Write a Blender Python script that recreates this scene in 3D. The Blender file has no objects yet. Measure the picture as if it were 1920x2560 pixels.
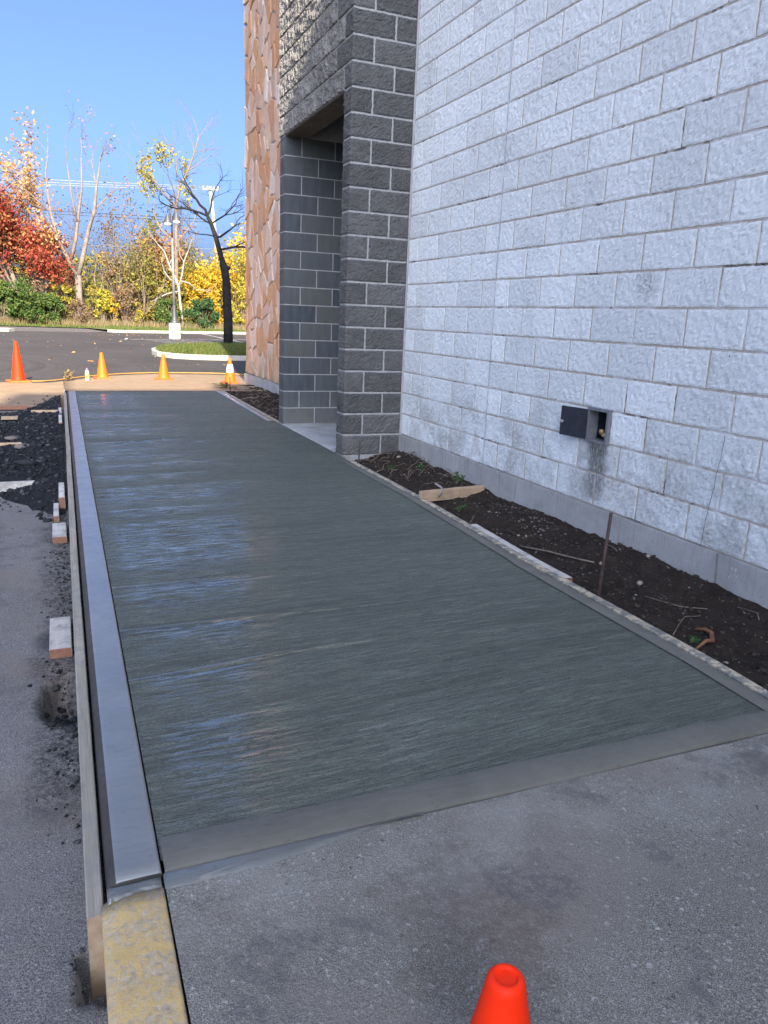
import bpy, bmesh, math, random
import numpy as np
from mathutils import Vector, Matrix, noise as mnoise

random.seed(7)
rng = np.random.default_rng(7)
sc = bpy.context.scene
C = sc.collection

# ------------------------------------------------------------------ camera
CAM = Vector((-3.0934, -6.8726, 1.3023))
yaw, pitch, roll, FPX = 0.405038, -0.248848, 0.0405241, 1900.0
fw = Vector((math.sin(yaw) * math.cos(pitch), math.cos(yaw) * math.cos(pitch), math.sin(pitch)))
rt0 = Vector((math.cos(yaw), -math.sin(yaw), 0))
up0 = rt0.cross(fw)
rt = rt0 * math.cos(roll) + up0 * math.sin(roll)
up = -rt0 * math.sin(roll) + up0 * math.cos(roll)
cd = bpy.data.cameras.new('camera')
cam = bpy.data.objects.new('camera', cd)
C.objects.link(cam)
m = Matrix((rt, up, -fw)).transposed().to_4x4()
m.translation = CAM
cam.matrix_world = m
cd.sensor_fit = 'VERTICAL'
cd.sensor_height = 36.0
cd.lens = 36.0 * FPX / 2560.0
cd.clip_start = 0.05
cd.clip_end = 4000
sc.camera = cam

# ------------------------------------------------------------------ sky, sun, exposure
AZ, EL = math.radians(8.8), math.radians(31.3)      # light travels towards +Y, a little towards +X
SKY_STRENGTH, SUN_STRENGTH, EXPOSURE = 0.15, 4.5, 1.76
w = bpy.data.worlds.new('World')
sc.world = w
w.use_nodes = True
wn = w.node_tree
sky = wn.nodes.new('ShaderNodeTexSky')
sky.sky_type = 'NISHITA'
sky.sun_disc = False
sky.sun_elevation = EL
sky.sun_rotation = math.pi + AZ
sky.altitude = 100
sky.air_density = 0.40
sky.dust_density = 6.2
sky.ozone_density = 6.5
wn.links.new(sky.outputs[0], wn.nodes['Background'].inputs[0])
wn.nodes['Background'].inputs[1].default_value = SKY_STRENGTH
ld = bpy.data.lights.new('sun', 'SUN')
ld.energy = SUN_STRENGTH
ld.angle = math.radians(0.53)
ld.color = (1.0, 0.87, 0.68)
sun = bpy.data.objects.new('sun', ld)
C.objects.link(sun)
sun.location = (-10, -40, 30)
L = Vector((math.sin(AZ) * math.cos(EL), math.cos(AZ) * math.cos(EL), -math.sin(EL)))
sun.rotation_euler = L.to_track_quat('-Z', 'Y').to_euler()
vs = sc.view_settings
vs.view_transform = 'Standard'
vs.look = 'None'
vs.gamma = 1
vs.use_curve_mapping = False
vs.exposure = EXPOSURE
sc.cycles.use_denoising = True
sc.cycles.denoising_prefilter = 'NONE'
sc.cycles.use_light_tree = False
sc.cycles.max_bounces = 5
sc.cycles.diffuse_bounces = 2
sc.cycles.glossy_bounces = 2
sc.cycles.transparent_max_bounces = 6
sc.cycles.caustics_reflective = False
sc.cycles.caustics_refractive = False
sc.cycles.sample_clamp_indirect = 6

# ------------------------------------------------------------------ node helpers
class NT:
    def __init__(s, name):
        s.m = bpy.data.materials.new(name)
        s.m.use_nodes = True
        s.t = s.m.node_tree
        s.b = s.t.nodes['Principled BSDF']
        s.b.inputs['Roughness'].default_value = 0.85
        s.b.inputs['Specular IOR Level'].default_value = 0.3
    def n(s, typ, **kw):
        nd = s.t.nodes.new(typ)
        for k, v in kw.items():
            setattr(nd, k, v)
        return nd
    def put(s, sock, v):
        if isinstance(v, bpy.types.NodeSocket):
            s.t.links.new(v, sock)
        elif isinstance(v, (tuple, list)):
            if len(v) == 3 and sock.type == 'RGBA':
                v = (*v, 1)
            sock.default_value = v
        else:
            sock.default_value = v
    def pos(s):
        return s.n('ShaderNodeNewGeometry').outputs['Position']
    def obj(s):
        return s.n('ShaderNodeTexCoord').outputs['Object']
    def island(s):
        return s.n('ShaderNodeNewGeometry').outputs['Random Per Island']
    def rand(s):
        return s.n('ShaderNodeObjectInfo').outputs['Random']
    def map(s, vec, scale=(1, 1, 1), rot=(0, 0, 0), loc=(0, 0, 0)):
        nd = s.n('ShaderNodeMapping')
        s.put(nd.inputs[0], vec)
        nd.inputs['Scale'].default_value = scale
        nd.inputs['Rotation'].default_value = rot
        nd.inputs['Location'].default_value = loc
        return nd.outputs[0]
    def noise(s, vec, scale=5, detail=4, rough=0.55, dist=0.0):
        nd = s.n('ShaderNodeTexNoise')
        s.put(nd.inputs['Vector'], vec)
        nd.inputs['Scale'].default_value = scale
        nd.inputs['Detail'].default_value = min(detail, 3)
        nd.inputs['Roughness'].default_value = rough
        nd.inputs['Distortion'].default_value = dist
        return nd.outputs['Fac']
    def vor(s, vec, scale=5, out='Distance', feature='F1'):
        nd = s.n('ShaderNodeTexVoronoi', feature=feature)
        s.put(nd.inputs['Vector'], vec)
        nd.inputs['Scale'].default_value = scale
        return nd.outputs[out]
    def ramp(s, fac, stops, interp='LINEAR'):
        nd = s.n('ShaderNodeValToRGB')
        nd.color_ramp.interpolation = interp
        s.put(nd.inputs[0], fac)
        els = nd.color_ramp.elements
        while len(els) < len(stops):
            els.new(0.5)
        for e, (p, c) in zip(els, stops):
            e.position = p
            e.color = (c, c, c, 1) if isinstance(c, (int, float)) else (*c, 1)
        return nd.outputs[0]
    def mix(s, fac, a, b, blend='MIX'):
        nd = s.n('ShaderNodeMix', data_type='RGBA', blend_type=blend)
        s.put(nd.inputs[0], fac)
        s.put(nd.inputs[6], a)
        s.put(nd.inputs[7], b)
        return nd.outputs[2]
    def math(s, op, a, b=0.0, clamp=False):
        nd = s.n('ShaderNodeMath', operation=op, use_clamp=clamp)
        s.put(nd.inputs[0], a)
        s.put(nd.inputs[1], b)
        return nd.outputs[0]
    def sep(s, vec):
        nd = s.n('ShaderNodeSeparateXYZ')
        s.put(nd.inputs[0], vec)
        return nd.outputs
    def band(s, v, lo, hi, soft):
        """1 inside lo..hi, fading over soft"""
        a = s.n('ShaderNodeMapRange', interpolation_type='SMOOTHSTEP')
        s.put(a.inputs[0], v)
        a.inputs[1].default_value = lo - soft
        a.inputs[2].default_value = lo + soft
        b = s.n('ShaderNodeMapRange', interpolation_type='SMOOTHSTEP')
        s.put(b.inputs[0], v)
        b.inputs[1].default_value = hi - soft
        b.inputs[2].default_value = hi + soft
        b.inputs[3].default_value = 1
        b.inputs[4].default_value = 0
        return s.math('MULTIPLY', a.outputs[0], b.outputs[0])
    def bump(s, h, strength=0.5, dist=0.01, nrm=None):
        nd = s.n('ShaderNodeBump')
        nd.inputs['Strength'].default_value = strength
        nd.inputs['Distance'].default_value = dist
        s.put(nd.inputs['Height'], h)
        if nrm is not None:
            s.put(nd.inputs['Normal'], nrm)
        return nd.outputs[0]
    def set(s, col=None, rough=None, nrm=None, spec=None, **kw):
        if col is not None: s.put(s.b.inputs['Base Color'], col)
        if rough is not None: s.put(s.b.inputs['Roughness'], rough)
        if nrm is not None: s.put(s.b.inputs['Normal'], nrm)
        if spec is not None: s.put(s.b.inputs['Specular IOR Level'], spec)
        for k, v in kw.items():
            s.put(s.b.inputs[k.replace('_', ' ')], v)
        return s.m

def hsv_jit(t, col, fac, amt=0.3):
    """vary value of col by fac (0..1)"""
    v = t.n('ShaderNodeMapRange')
    t.put(v.inputs[0], fac)
    v.inputs[3].default_value = 1 - amt
    v.inputs[4].default_value = 1 + amt
    h = t.n('ShaderNodeHueSaturation')
    t.put(h.inputs['Color'], col)
    t.put(h.inputs['Value'], v.outputs[0])
    return h.outputs[0]

M = {}

def m_white_block():
    t = NT('white_painted_split_face_block')
    P = t.pos()
    x, y, z = t.sep(P)
    big = t.noise(P, 2.2, 5, .6)
    col = t.ramp(big, [(.3, (.77, .81, .80)), (.7, (.85, .885, .875))])
    spk = t.noise(P, 95, 3, .7)
    col = t.mix(t.ramp(spk, [(.60, 0), (.74, .55)]), col, (.30, .31, .33))
    spk2 = t.noise(P, 34, 4, .65)
    col = t.mix(t.ramp(spk2, [(.58, 0), (.72, .38)]), col, (.40, .41, .43))
    worn = t.math('MULTIPLY', t.ramp(t.noise(P, 1.6, 5, .7, .4), [(.56, 0), (.72, 1)]), t.ramp(t.noise(P, 26, 5, .7), [(.42, 0), (.58, 1)]))
    col = t.mix(t.math('MULTIPLY', worn, .5), col, (.40, .41, .41))
    # grime of the lowest courses: grey green moss and splash dirt
    low = t.n('ShaderNodeMapRange', interpolation_type='SMOOTHSTEP')
    t.put(low.inputs[0], z)
    low.inputs[1].default_value = 1.15; low.inputs[2].default_value = 0.25
    gm = t.math('MULTIPLY', low.outputs[0], t.ramp(t.noise(P, 3.2, 6, .7, .6), [(.40, 0), (.62, 1)]))
    gm = t.math('MULTIPLY', gm, t.ramp(t.noise(P, 40, 4, .7), [(.35, .3), (.58, 1)]))
    col = t.mix(t.math('MULTIPLY', gm, .62), col, t.ramp(t.noise(P, 2.1, 3), [(.4, (.23, .24, .20)), (.6, (.30, .26, .21))]))
    # run-off below the tap box
    wob = t.math('MULTIPLY', t.math('SUBTRACT', t.noise(P, 9, 4, .7), .5), .16)
    run = t.math('MULTIPLY', t.band(t.math('ADD', y, wob), -3.13, -2.94, .05), t.band(z, .22, .60, .05))
    run = t.math('MULTIPLY', run, t.ramp(t.noise(t.map(P, (1, 12, 3)), 7, 5, .7), [(.30, .35), (.52, 1)]))
    top = t.ramp(z, [(.25, .55), (.62, 1)])
    run = t.math('MULTIPLY', run, top)
    col = t.mix(t.math('MULTIPLY', run, .93), col, (.065, .07, .052))
    # soot spot
    d = t.n('ShaderNodeVectorMath', operation='DISTANCE')
    t.put(d.inputs[0], P); d.inputs[1].default_value = (0, -3.30, 1.55)
    sp = t.math('MULTIPLY', t.ramp(d.outputs['Value'], [(.02, 1), (.13, 0)]), t.ramp(t.noise(P, 55, 4, .8), [(.42, 0), (.6, 1)]))
    col = t.mix(t.math('MULTIPLY', sp, .8), col, (.16, .16, .17))
    col = hsv_jit(t, col, t.rand(), .085)
    h = t.math('ADD', t.noise(P, 240, 2, .9), t.math('MULTIPLY', t.noise(P, 105, 3, .9), 1.1))
    return t.set(col, .85, t.bump(h, .7, .006), .2)

def m_white_mortar():
    t = NT('mortar_of_white_wall')
    P = t.pos()
    z = t.sep(P)[2]
    a = t.ramp(t.noise(P, 2.4, 5, .7, .3), [(.52, 0), (.60, .8)])
    col = t.mix(a, t.ramp(t.noise(P, 30, 3), [(.3, (.40, .355, .295)), (.7, (.53, .475, .40))]), (.62, .62, .62))
    cr = t.math('MULTIPLY', t.ramp(t.noise(P, 1.9, 4, .7), [(.56, 0), (.6, 1)]), t.ramp(t.noise(P, 12, 3), [(.5, 0), (.55, 1)]))
    col = t.mix(t.math('MULTIPLY', cr, .8), col, (.10, .085, .075))
    return t.set(col, .92, t.bump(t.noise(P, 70, 4, .7), .6, .006))

def m_grey_block(name, base, rough_amt, jit=.16, bd=.015):
    t = NT(name)
    P = t.pos()
    b2 = t.noise(P, 5, 5, .65)
    col = t.ramp(b2, [(.3, tuple(c * .80 for c in base)), (.7, tuple(c * 1.18 for c in base))])
    col = t.mix(t.ramp(t.noise(P, 85, 3, .7), [(.5, 0), (.75, .5)]), col, tuple(c * .42 for c in base))
    col = t.mix(t.ramp(t.noise(P, 120, 2, .6), [(.62, 0), (.75, .35)]), col, tuple(min(1, c * 2.2) for c in base))
    col = hsv_jit(t, col, t.rand(), jit)
    if rough_amt > .5:
        h = t.math('ADD', t.noise(P, 110, 3, .85), t.math('MULTIPLY', t.noise(P, 38, 3, .8), 1.3))
        return t.set(col, .92, t.bump(h, rough_amt, bd), .12)
    return t.set(col, .8, t.bump(t.noise(P, 160, 3, .7), rough_amt, .004), .25)

def m_jamb():
    t = NT('smooth_dark_block')
    P = t.pos()
    z = t.sep(P)[2]
    r = t.rand()
    col = t.ramp(r, [(0, (.050, .060, .070)), (.35, (.070, .080, .088)), (.6, (.085, .094, .096)), (.85, (.094, .100, .092)), (1, (.074, .085, .092))])
    col = t.mix(t.ramp(t.noise(t.map(P, (3, 3, .6)), 6, 4), [(.4, 0), (.75, .4)]), col, (.12, .135, .142))
    lo = t.ramp(z, [(0, .55), (.35, 0)])
    col = t.mix(t.math('MULTIPLY', lo, t.noise(P, 7, 4)), col, (.23, .235, .20))
    col = t.mix(t.ramp(t.noise(P, 110, 3, .7), [(.56, 0), (.72, .4)]), col, (.045, .05, .055))
    return t.set(col, .82, t.bump(t.noise(P, 140, 3, .7), .3, .004), .25)

def m_plain(name, a, b, scale=8, rough=.85, bs=60, bstr=.35, spec=.3, bd=.004):
    t = NT(name)
    P = t.pos()
    col = t.ramp(t.noise(P, scale, 5, .65), [(.3, a), (.7, b)])
    return t.set(col, rough, t.bump(t.noise(P, bs, 4, .7), bstr, bd), spec)

def m_stone():
    t = NT('ledge_stone')
    P = t.pos()
    z = t.sep(P)[2]
    r = t.rand()
    col = t.ramp(r, [(0, (.55, .26, .13)), (.15, (.60, .35, .19)), (.3, (.52, .27, .145)), (.42, (.66, .48, .34)), (.55, (.60, .39, .27)), (.68, (.70, .56, .44)), (.8, (.47, .30, .21)), (.9, (.76, .67, .58)), (1, (.58, .31, .15))])
    col = t.mix(t.ramp(t.noise(P, 5, 5, .7, .5), [(.45, 0), (.75, .35)]), col, (.46, .22, .11))
    col = t.mix(t.ramp(t.noise(P, 18, 4, .7), [(.5, 0), (.8, .5)]), col, (.66, .5, .38))
    mo = t.math('MULTIPLY', t.ramp(z, [(.15, 1), (.95, 0)]), t.ramp(t.noise(P, 3, 4), [(.42, 0), (.6, 1)]))
    col = t.mix(t.math('MULTIPLY', mo, .75), col, (.27, .27, .15))
    h = t.math('ADD', t.noise(P, 30, 5, .7), t.noise(t.map(P, (1, 3, .7)), 9, 3))
    return t.set(col, .85, t.bump(h, .6, .02), .2)

def m_foundation():
    t = NT('foundation_concrete')
    P = t.pos()
    z = t.sep(P)[2]
    col = t.ramp(t.noise(P, 3, 6, .7, .4), [(.3, (.30, .305, .285)), (.7, (.43, .43, .40))])
    run = t.ramp(t.noise(t.map(P, (1, 14, .8)), 3, 4, .7), [(.55, 0), (.75, .45)])
    col = t.mix(run, col, (.22, .19, .16))
    col = t.mix(t.ramp(t.noise(P, 90, 2), [(.6, 0), (.75, .6)]), col, (.16, .15, .14))
    crack = t.vor(t.map(P, (.6, 1, .3)), 2.6, feature='DISTANCE_TO_EDGE')
    cm = t.math('MULTIPLY', t.ramp(crack, [(.0, 1), (.012, 0)]), t.ramp(t.noise(P, 1.6, 2), [(.5, 0), (.56, 1)]))
    col = t.mix(t.math('MULTIPLY', cm, .7), col, (.09, .085, .08))
    return t.set(col, .9, t.bump(t.noise(P, 45, 5, .7), .35, .006), .2)

def m_walk():
    t = NT('fresh_broomed_concrete')
    P = t.pos()
    x, y, z = t.sep(P)
    # strokes run across the walk, bowing a little
    bend = t.math('ADD', t.math('MULTIPLY', t.math('SUBTRACT', t.noise(P, .45, 1), .5), .16), t.math('MULTIPLY', x, -.02))
    cmb = t.n('ShaderNodeCombineXYZ')
    t.put(cmb.inputs[0], x); t.put(cmb.inputs[1], t.math('ADD', y, bend)); t.put(cmb.inputs[2], z)
    Q = cmb.outputs[0]
    fine = t.noise(t.map(Q, (6, 130, 1)), 1.6, 3, .8)
    mid = t.noise(t.map(Q, (2.4, 42, 1)), 1.6, 3, .75)
    wide = t.noise(t.map(Q, (.9, 13, 1)), 1.5, 3, .7)
    brd = t.noise(t.map(Q, (.35, 2.6, 1)), 1.3, 3, .55)
    pit = t.noise(t.map(P, (1, 1.6, 1)), 95, 3, .85)
    grn = t.noise(t.map(P, (1, 1.5, 1)), 210, 2, .8)
    col = t.ramp(brd, [(.3, (.088, .102, .074)), (.7, (.168, .192, .146))])
    col = t.mix(t.ramp(wide, [(.42, 0), (.60, .75)]), col, (.19, .218, .168))
    col = t.mix(t.ramp(mid, [(.40, .5), (.53, 0)]), col, (.060, .066, .056))  # groove shading painted into the colour: mid streaks darkened, then lightened
    col = t.mix(t.ramp(mid, [(.54, 0), (.66, .4)]), col, (.215, .24, .188))
    col = t.mix(t.ramp(grn, [(.38, .7), (.5, 0)]), col, (.045, .05, .043))
    col = t.mix(t.ramp(grn, [(.54, 0), (.68, .5)]), col, (.21, .238, .195))
    col = t.mix(t.ramp(fine, [(.40, .75), (.52, 0)]), col, (.045, .05, .043))
    col = t.mix(t.ramp(pit, [(.60, 0), (.68, .85)]), col, (.028, .031, .027))
    # slick cream left by the last stroke: ridges and skipped patches, stored on the mesh
    at = t.n('ShaderNodeAttribute', attribute_name='slick').outputs['Fac']
    wt = t.n('ShaderNodeAttribute', attribute_name='wet').outputs['Fac']
    flk = t.noise(t.map(Q, (3.4, 30, 1)), 1.7, 3, .75)
    st = t.math('MULTIPLY', t.ramp(flk, [(.49, 0), (.56, 1)]), wt)
    st = t.math('MAXIMUM', st, t.math('MULTIPLY', t.ramp(t.noise(t.map(Q, (2.6, 34, 1)), 1.5, 3, .8), [(.57, 0), (.66, .38)]), t.ramp(t.noise(t.map(Q, (.5, 5, 1)), 1.4, 3, .7), [(.48, 0), (.58, 1)])))
    sl = t.math('MAXIMUM', at, st, True)
    rough = t.ramp(sl, [(0, .62), (1, .14)])
    h = t.math('ADD', t.math('ADD', fine, t.math('MULTIPLY', mid, .55)), t.math('MULTIPLY', grn, .45))
    h2 = t.math('MULTIPLY', t.math('SUBTRACT', 1.0, t.math('MULTIPLY', sl, .9)), h)
    n1 = t.bump(h2, .9, .010)
    n2 = t.bump(t.ramp(pit, [(.55, 1), (.7, 0)]), .45, .004, n1)
    n3 = t.bump(t.math('MULTIPLY', flk, st), .35, .012, n2)
    t.set(col, rough, n3, .5)
    t.put(t.b.inputs['Coat Weight'], sl)
    t.b.inputs['Coat Roughness'].default_value = .10
    t.b.inputs['Coat IOR'].default_value = 2.6
    return t.m

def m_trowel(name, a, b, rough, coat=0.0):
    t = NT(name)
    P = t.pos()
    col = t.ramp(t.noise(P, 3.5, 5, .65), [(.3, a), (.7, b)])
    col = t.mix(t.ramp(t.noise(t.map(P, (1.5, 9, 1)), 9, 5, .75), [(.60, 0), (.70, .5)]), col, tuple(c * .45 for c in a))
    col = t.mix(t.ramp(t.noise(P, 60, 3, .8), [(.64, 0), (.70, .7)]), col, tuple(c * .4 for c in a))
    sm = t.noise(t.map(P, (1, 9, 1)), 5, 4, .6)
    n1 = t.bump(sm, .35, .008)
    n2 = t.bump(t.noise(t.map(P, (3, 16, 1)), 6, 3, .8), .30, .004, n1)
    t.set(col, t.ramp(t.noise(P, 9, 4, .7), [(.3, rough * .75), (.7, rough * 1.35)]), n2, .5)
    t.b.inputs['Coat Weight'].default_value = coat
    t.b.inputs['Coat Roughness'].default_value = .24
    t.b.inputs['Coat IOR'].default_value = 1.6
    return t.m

def agg(t, P, base_a, base_b, st_scale, light, dark):
    """exposed aggregate: little stones of varied tone in a matrix"""
    dv = t.n('ShaderNodeTexNoise'); t.put(dv.inputs['Vector'], P); dv.inputs['Scale'].default_value = st_scale * .9; dv.inputs['Detail'].default_value = 2
    ad = t.n('ShaderNodeVectorMath', operation='MULTIPLY_ADD'); t.put(ad.inputs[0], dv.outputs['Color']); ad.inputs[1].default_value = (1.1 / st_scale,) * 3; t.put(ad.inputs[2], P)
    Pd = ad.outputs[0]
    v = t.n('ShaderNodeTexVoronoi')
    t.put(v.inputs['Vector'], Pd); v.inputs['Scale'].default_value = st_scale
    cell = t.sep(v.outputs['Color'])
    col = t.ramp(t.noise(P, 2.0, 6, .7), [(.3, base_a), (.7, base_b)])
    inside = t.ramp(v.outputs['Distance'], [(.22, 1), (.42, 0)])
    sel = t.ramp(cell[0], [(.52, 0), (.60, 1)])
    stone = t.ramp(cell[1], [(0, dark), (.45, tuple((a + b) / 2 for a, b in zip(light, dark))), (1, light)])
    col = t.mix(t.math('MULTIPLY', inside, sel), col, stone)
    v2 = t.n('ShaderNodeTexVoronoi')
    t.put(v2.inputs['Vector'], Pd); v2.inputs['Scale'].default_value = st_scale * 2.6
    c2 = t.sep(v2.outputs['Color'])
    col = t.mix(t.math('MULTIPLY', t.ramp(v2.outputs['Distance'], [(.25, 1), (.45, 0)]), t.ramp(c2[2], [(.5, 0), (.6, .75)])), col, t.ramp(c2[1], [(0, dark), (1, light)]))
    gr = t.noise(P, 330, 2, .9)
    col = t.mix(t.ramp(gr, [(.40, .75), (.52, 0)]), col, dark)
    col = t.mix(t.ramp(gr, [(.52, 0), (.66, .55)]), col, light)
    h = t.math('ADD', t.math('MULTIPLY', v.outputs['Distance'], -.6), t.math('ADD', t.math('MULTIPLY', v2.outputs['Distance'], -.5), t.noise(P, 150, 3, .7)))
    t.Pd = Pd
    return col, h

def m_old_slab():
    t = NT('worn_exposed_aggregate_concrete')
    P = t.pos()
    x, y, z = t.sep(P)
    col, h = agg(t, P, (.178, .172, .144), (.24, .23, .195), 72, (.47, .465, .415), (.055, .052, .047))
    v3 = t.n('ShaderNodeTexVoronoi'); t.put(v3.inputs['Vector'], t.map(t.Pd, (1, 1.25, 1), (0, 0, .5))); v3.inputs['Scale'].default_value = 34
    c3 = t.sep(v3.outputs['Color'])
    col = t.mix(t.math('MULTIPLY', t.ramp(v3.outputs['Distance'], [(.20, 1), (.27, 0)]), t.ramp(c3[0], [(.74, 0), (.76, .7)])), col, t.ramp(c3[1], [(0, (.085, .08, .075)), (.6, (.24, .235, .215)), (1, (.37, .37, .345))]))
    warm = t.ramp(t.noise(P, 1.3, 5, .65), [(.46, 0), (.60, .5)])
    col = t.mix(warm, col, (.215, .178, .152), 'MIX')
    # brown spill
    wob = t.math('MULTIPLY', t.math('SUBTRACT', t.noise(P, 4.5, 5, .7), .5), .55)
    s1 = t.math('MULTIPLY', t.band(t.math('ADD', x, wob), -2.52, -2.18, .1), t.band(t.math('ADD', y, wob), -5.85, -5.42, .12))
    s1 = t.math('MULTIPLY', t.ramp(s1, [(.25, 0), (.55, 1)]), t.ramp(t.noise(P, 30, 3, .8), [(.38, .15), (.56, 1)]))
    col = t.mix(t.math('MULTIPLY', s1, .42), col, (.105, .076, .058))
    s2 = t.math('MULTIPLY', t.band(t.math('ADD', x, wob), -1.22, -1.02, .05), t.band(t.math('ADD', y, t.math('MULTIPLY', wob, .4)), -5.40, -5.33, .03))
    col = t.mix(t.math('MULTIPLY', s2, .8), col, (.07, .062, .055))
    # cement dust close to the pour
    ce = t.math('MULTIPLY', t.band(y, -5.55, -5.2, .16), t.ramp(t.noise(P, 5, 5, .7), [(.4, 0), (.65, 1)]))
    col = t.mix(t.math('MULTIPLY', ce, .40), col, (.33, .33, .295))
    dk = t.math('MULTIPLY', t.ramp(t.noise(P, 3.1, 5, .75, .6), [(.56, 0), (.62, .55)]), t.ramp(t.noise(P, 40, 3, .8), [(.4, .2), (.55, 1)]))
    col = t.mix(dk, col, (.10, .095, .095))
    return t.set(col, .85, t.bump(h, .6, .004), .2)

def m_asphalt():
    t = NT('asphalt')
    P = t.pos()
    x, y, z = t.sep(P)
    # old grey asphalt near the kerb, newer black asphalt in the far lot
    cn, h = agg(t, P, (.158, .156, .145), (.215, .21, .194), 110, (.42, .40, .38), (.04, .036, .036))
    warm = t.ramp(t.noise(P, 1.7, 5, .7), [(.48, 0), (.68, .6)])
    cn = t.mix(warm, cn, (.205, .168, .142))
    cn = t.mix(t.ramp(t.noise(P, 2.4, 4, .7), [(.55, 0), (.7, .5)]), cn, (.07, .068, .072))
    # crumbs and dirt along the form board
    wob = t.math('MULTIPLY', t.math('SUBTRACT', t.noise(P, 5, 5, .75), .5), .4)
    dirt = t.math('MULTIPLY', t.band(t.math('ADD', x, wob), -3.24, -2.9, .07), t.band(y, -4.75, 6.0, .2))
    dirt = t.math('MULTIPLY', dirt, t.ramp(t.noise(P, 55, 3, .85), [(.40, .05), (.56, 1)]))
    cn = t.mix(t.math('MULTIPLY', dirt, .75), cn, (.036, .033, .031))
    oil = t.n('ShaderNodeVectorMath', operation='DISTANCE')
    t.put(oil.inputs[0], t.map(P, (1, .62, 1))); oil.inputs[1].default_value = (-3.2, -2.14, -.08)
    om = t.math('MULTIPLY', t.ramp(t.math('ADD', oil.outputs['Value'], t.math('MULTIPLY', wob, .12)), [(.07, 1), (.10, 0)]), t.ramp(t.noise(P, 16, 4), [(.2, .5), (.5, 1)]))
    cn = t.mix(t.math('MULTIPLY', om, .75), cn, (.045, .042, .044))
    far = t.ramp(t.noise(P, .35, 4, .6, .3), [(.3, (.044, .039, .037)), (.7, (.062, .055, .052))])
    far = t.mix(t.ramp(t.noise(P, 14, 3), [(.4, 0), (.8, .3)]), far, (.09, .083, .08))
    # tyre sweeps: arcs
    d = t.n('ShaderNodeVectorMath', operation='DISTANCE')
    t.put(d.inputs[0], P); d.inputs[1].default_value = (-9.5, 12.5, -.06)
    arc = t.noise(t.map(d.outputs['Value'], (1, 1, 1)), 2.2, 4, .7)
    w2 = t.n('ShaderNodeMapRange', interpolation_type='SMOOTHSTEP')
    t.put(w2.inputs[0], d.outputs['Value']); w2.inputs[1].default_value = 15; w2.inputs[2].default_value = 4
    far = t.mix(t.math('MULTIPLY', t.math('MULTIPLY', t.ramp(arc, [(.45, 0), (.65, 1)]), w2.outputs[0]), .6), far, (.085, .076, .07))
    sel = t.n('ShaderNodeMapRange', interpolation_type='SMOOTHSTEP')
    t.put(sel.inputs[0], y); sel.inputs[1].default_value = 7.6; sel.inputs[2].default_value = 8.2
    col = t.mix(sel.outputs[0], cn, far)
    return t.set(col, .85, t.bump(h, .6, .004), .2)

def m_dirt(name, a, b, scale=9, peb=.0):
    t = NT(name)
    P = t.pos()
    col = t.ramp(t.noise(P, scale, 6, .75, .3), [(.3, a), (.7, b)])
    if peb:
        v = t.n('ShaderNodeTexVoronoi')
        t.put(v.inputs['Vector'], P); v.inputs['Scale'].default_value = 60
        cc = t.sep(v.outputs['Color'])
        mk = t.math('MULTIPLY', t.ramp(v.outputs['Distance'], [(.2, 1), (.32, 0)]), t.ramp(cc[0], [(1 - peb, 0), (1 - peb + .02, 1)]))
        col = t.mix(mk, col, t.ramp(cc[1], [(0, (.10, .085, .075)), (1, (.28, .26, .24))]))
    h = t.math('ADD', t.noise(P, 38, 6, .8), t.noise(P, 120, 4, .8))
    return t.set(col, .93, t.bump(h, .9, .018), .15)

def m_wood(name, a, b, grain_axis=0, dirt=(0.2, 0.2, 0.2), damt=.4, spl=0.0):
    t = NT(name)
    P = t.obj()
    s = [14, 14, 14]; s[grain_axis] = .7
    g = t.noise(t.map(P, tuple(s)), 3.2, 5, .7, .35)
    col = t.ramp(g, [(.3, a), (.7, b)])
    ln = t.noise(t.map(P, tuple(v * 3 if v > 1 else v for v in s)), 4, 3, .7)
    col = t.mix(t.ramp(ln, [(.55, 0), (.72, .5)]), col, tuple(c * .5 for c in a))
    W = t.pos()
    col = t.mix(t.math('MULTIPLY', t.ramp(t.noise(W, 9, 5, .75), [(.48, 0), (.62, 1)]), damt), col, dirt)
    if spl:
        col = t.mix(t.math('MULTIPLY', t.ramp(t.noise(W, 22, 5, .75), [(.46, 0), (.54, 1)]), spl), col, (.15, .16, .155))
    col = hsv_jit(t, col, t.rand(), .12)
    return t.set(col, .8, t.bump(g, .35, .004), .25)

def m_paint(name, col, under, cov=(.42, .5), rough=.75, scale=24):
    t = NT(name)
    P = t.pos()
    n = t.math('ADD', t.math('MULTIPLY', t.noise(P, scale, 6, .78), .6), t.math('MULTIPLY', t.noise(P, scale * .2, 4, .7), .4))
    k = t.ramp(n, [(cov[0], 0), (cov[1], 1)])
    u = t.ramp(t.noise(P, 60, 3, .7), [(.3, tuple(c * .7 for c in under)), (.7, tuple(min(1, c * 1.25) for c in under))])
    pc = t.ramp(t.noise(P, 5, 5, .7), [(.3, tuple(c * .78 for c in col)), (.7, tuple(min(1, c * 1.1) for c in col))])
    c = t.mix(k, u, pc)
    return t.set(c, rough, t.bump(t.math('ADD', t.math('MULTIPLY', k, .3), t.noise(P, 90, 4, .7)), .5, .004), .3)

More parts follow.
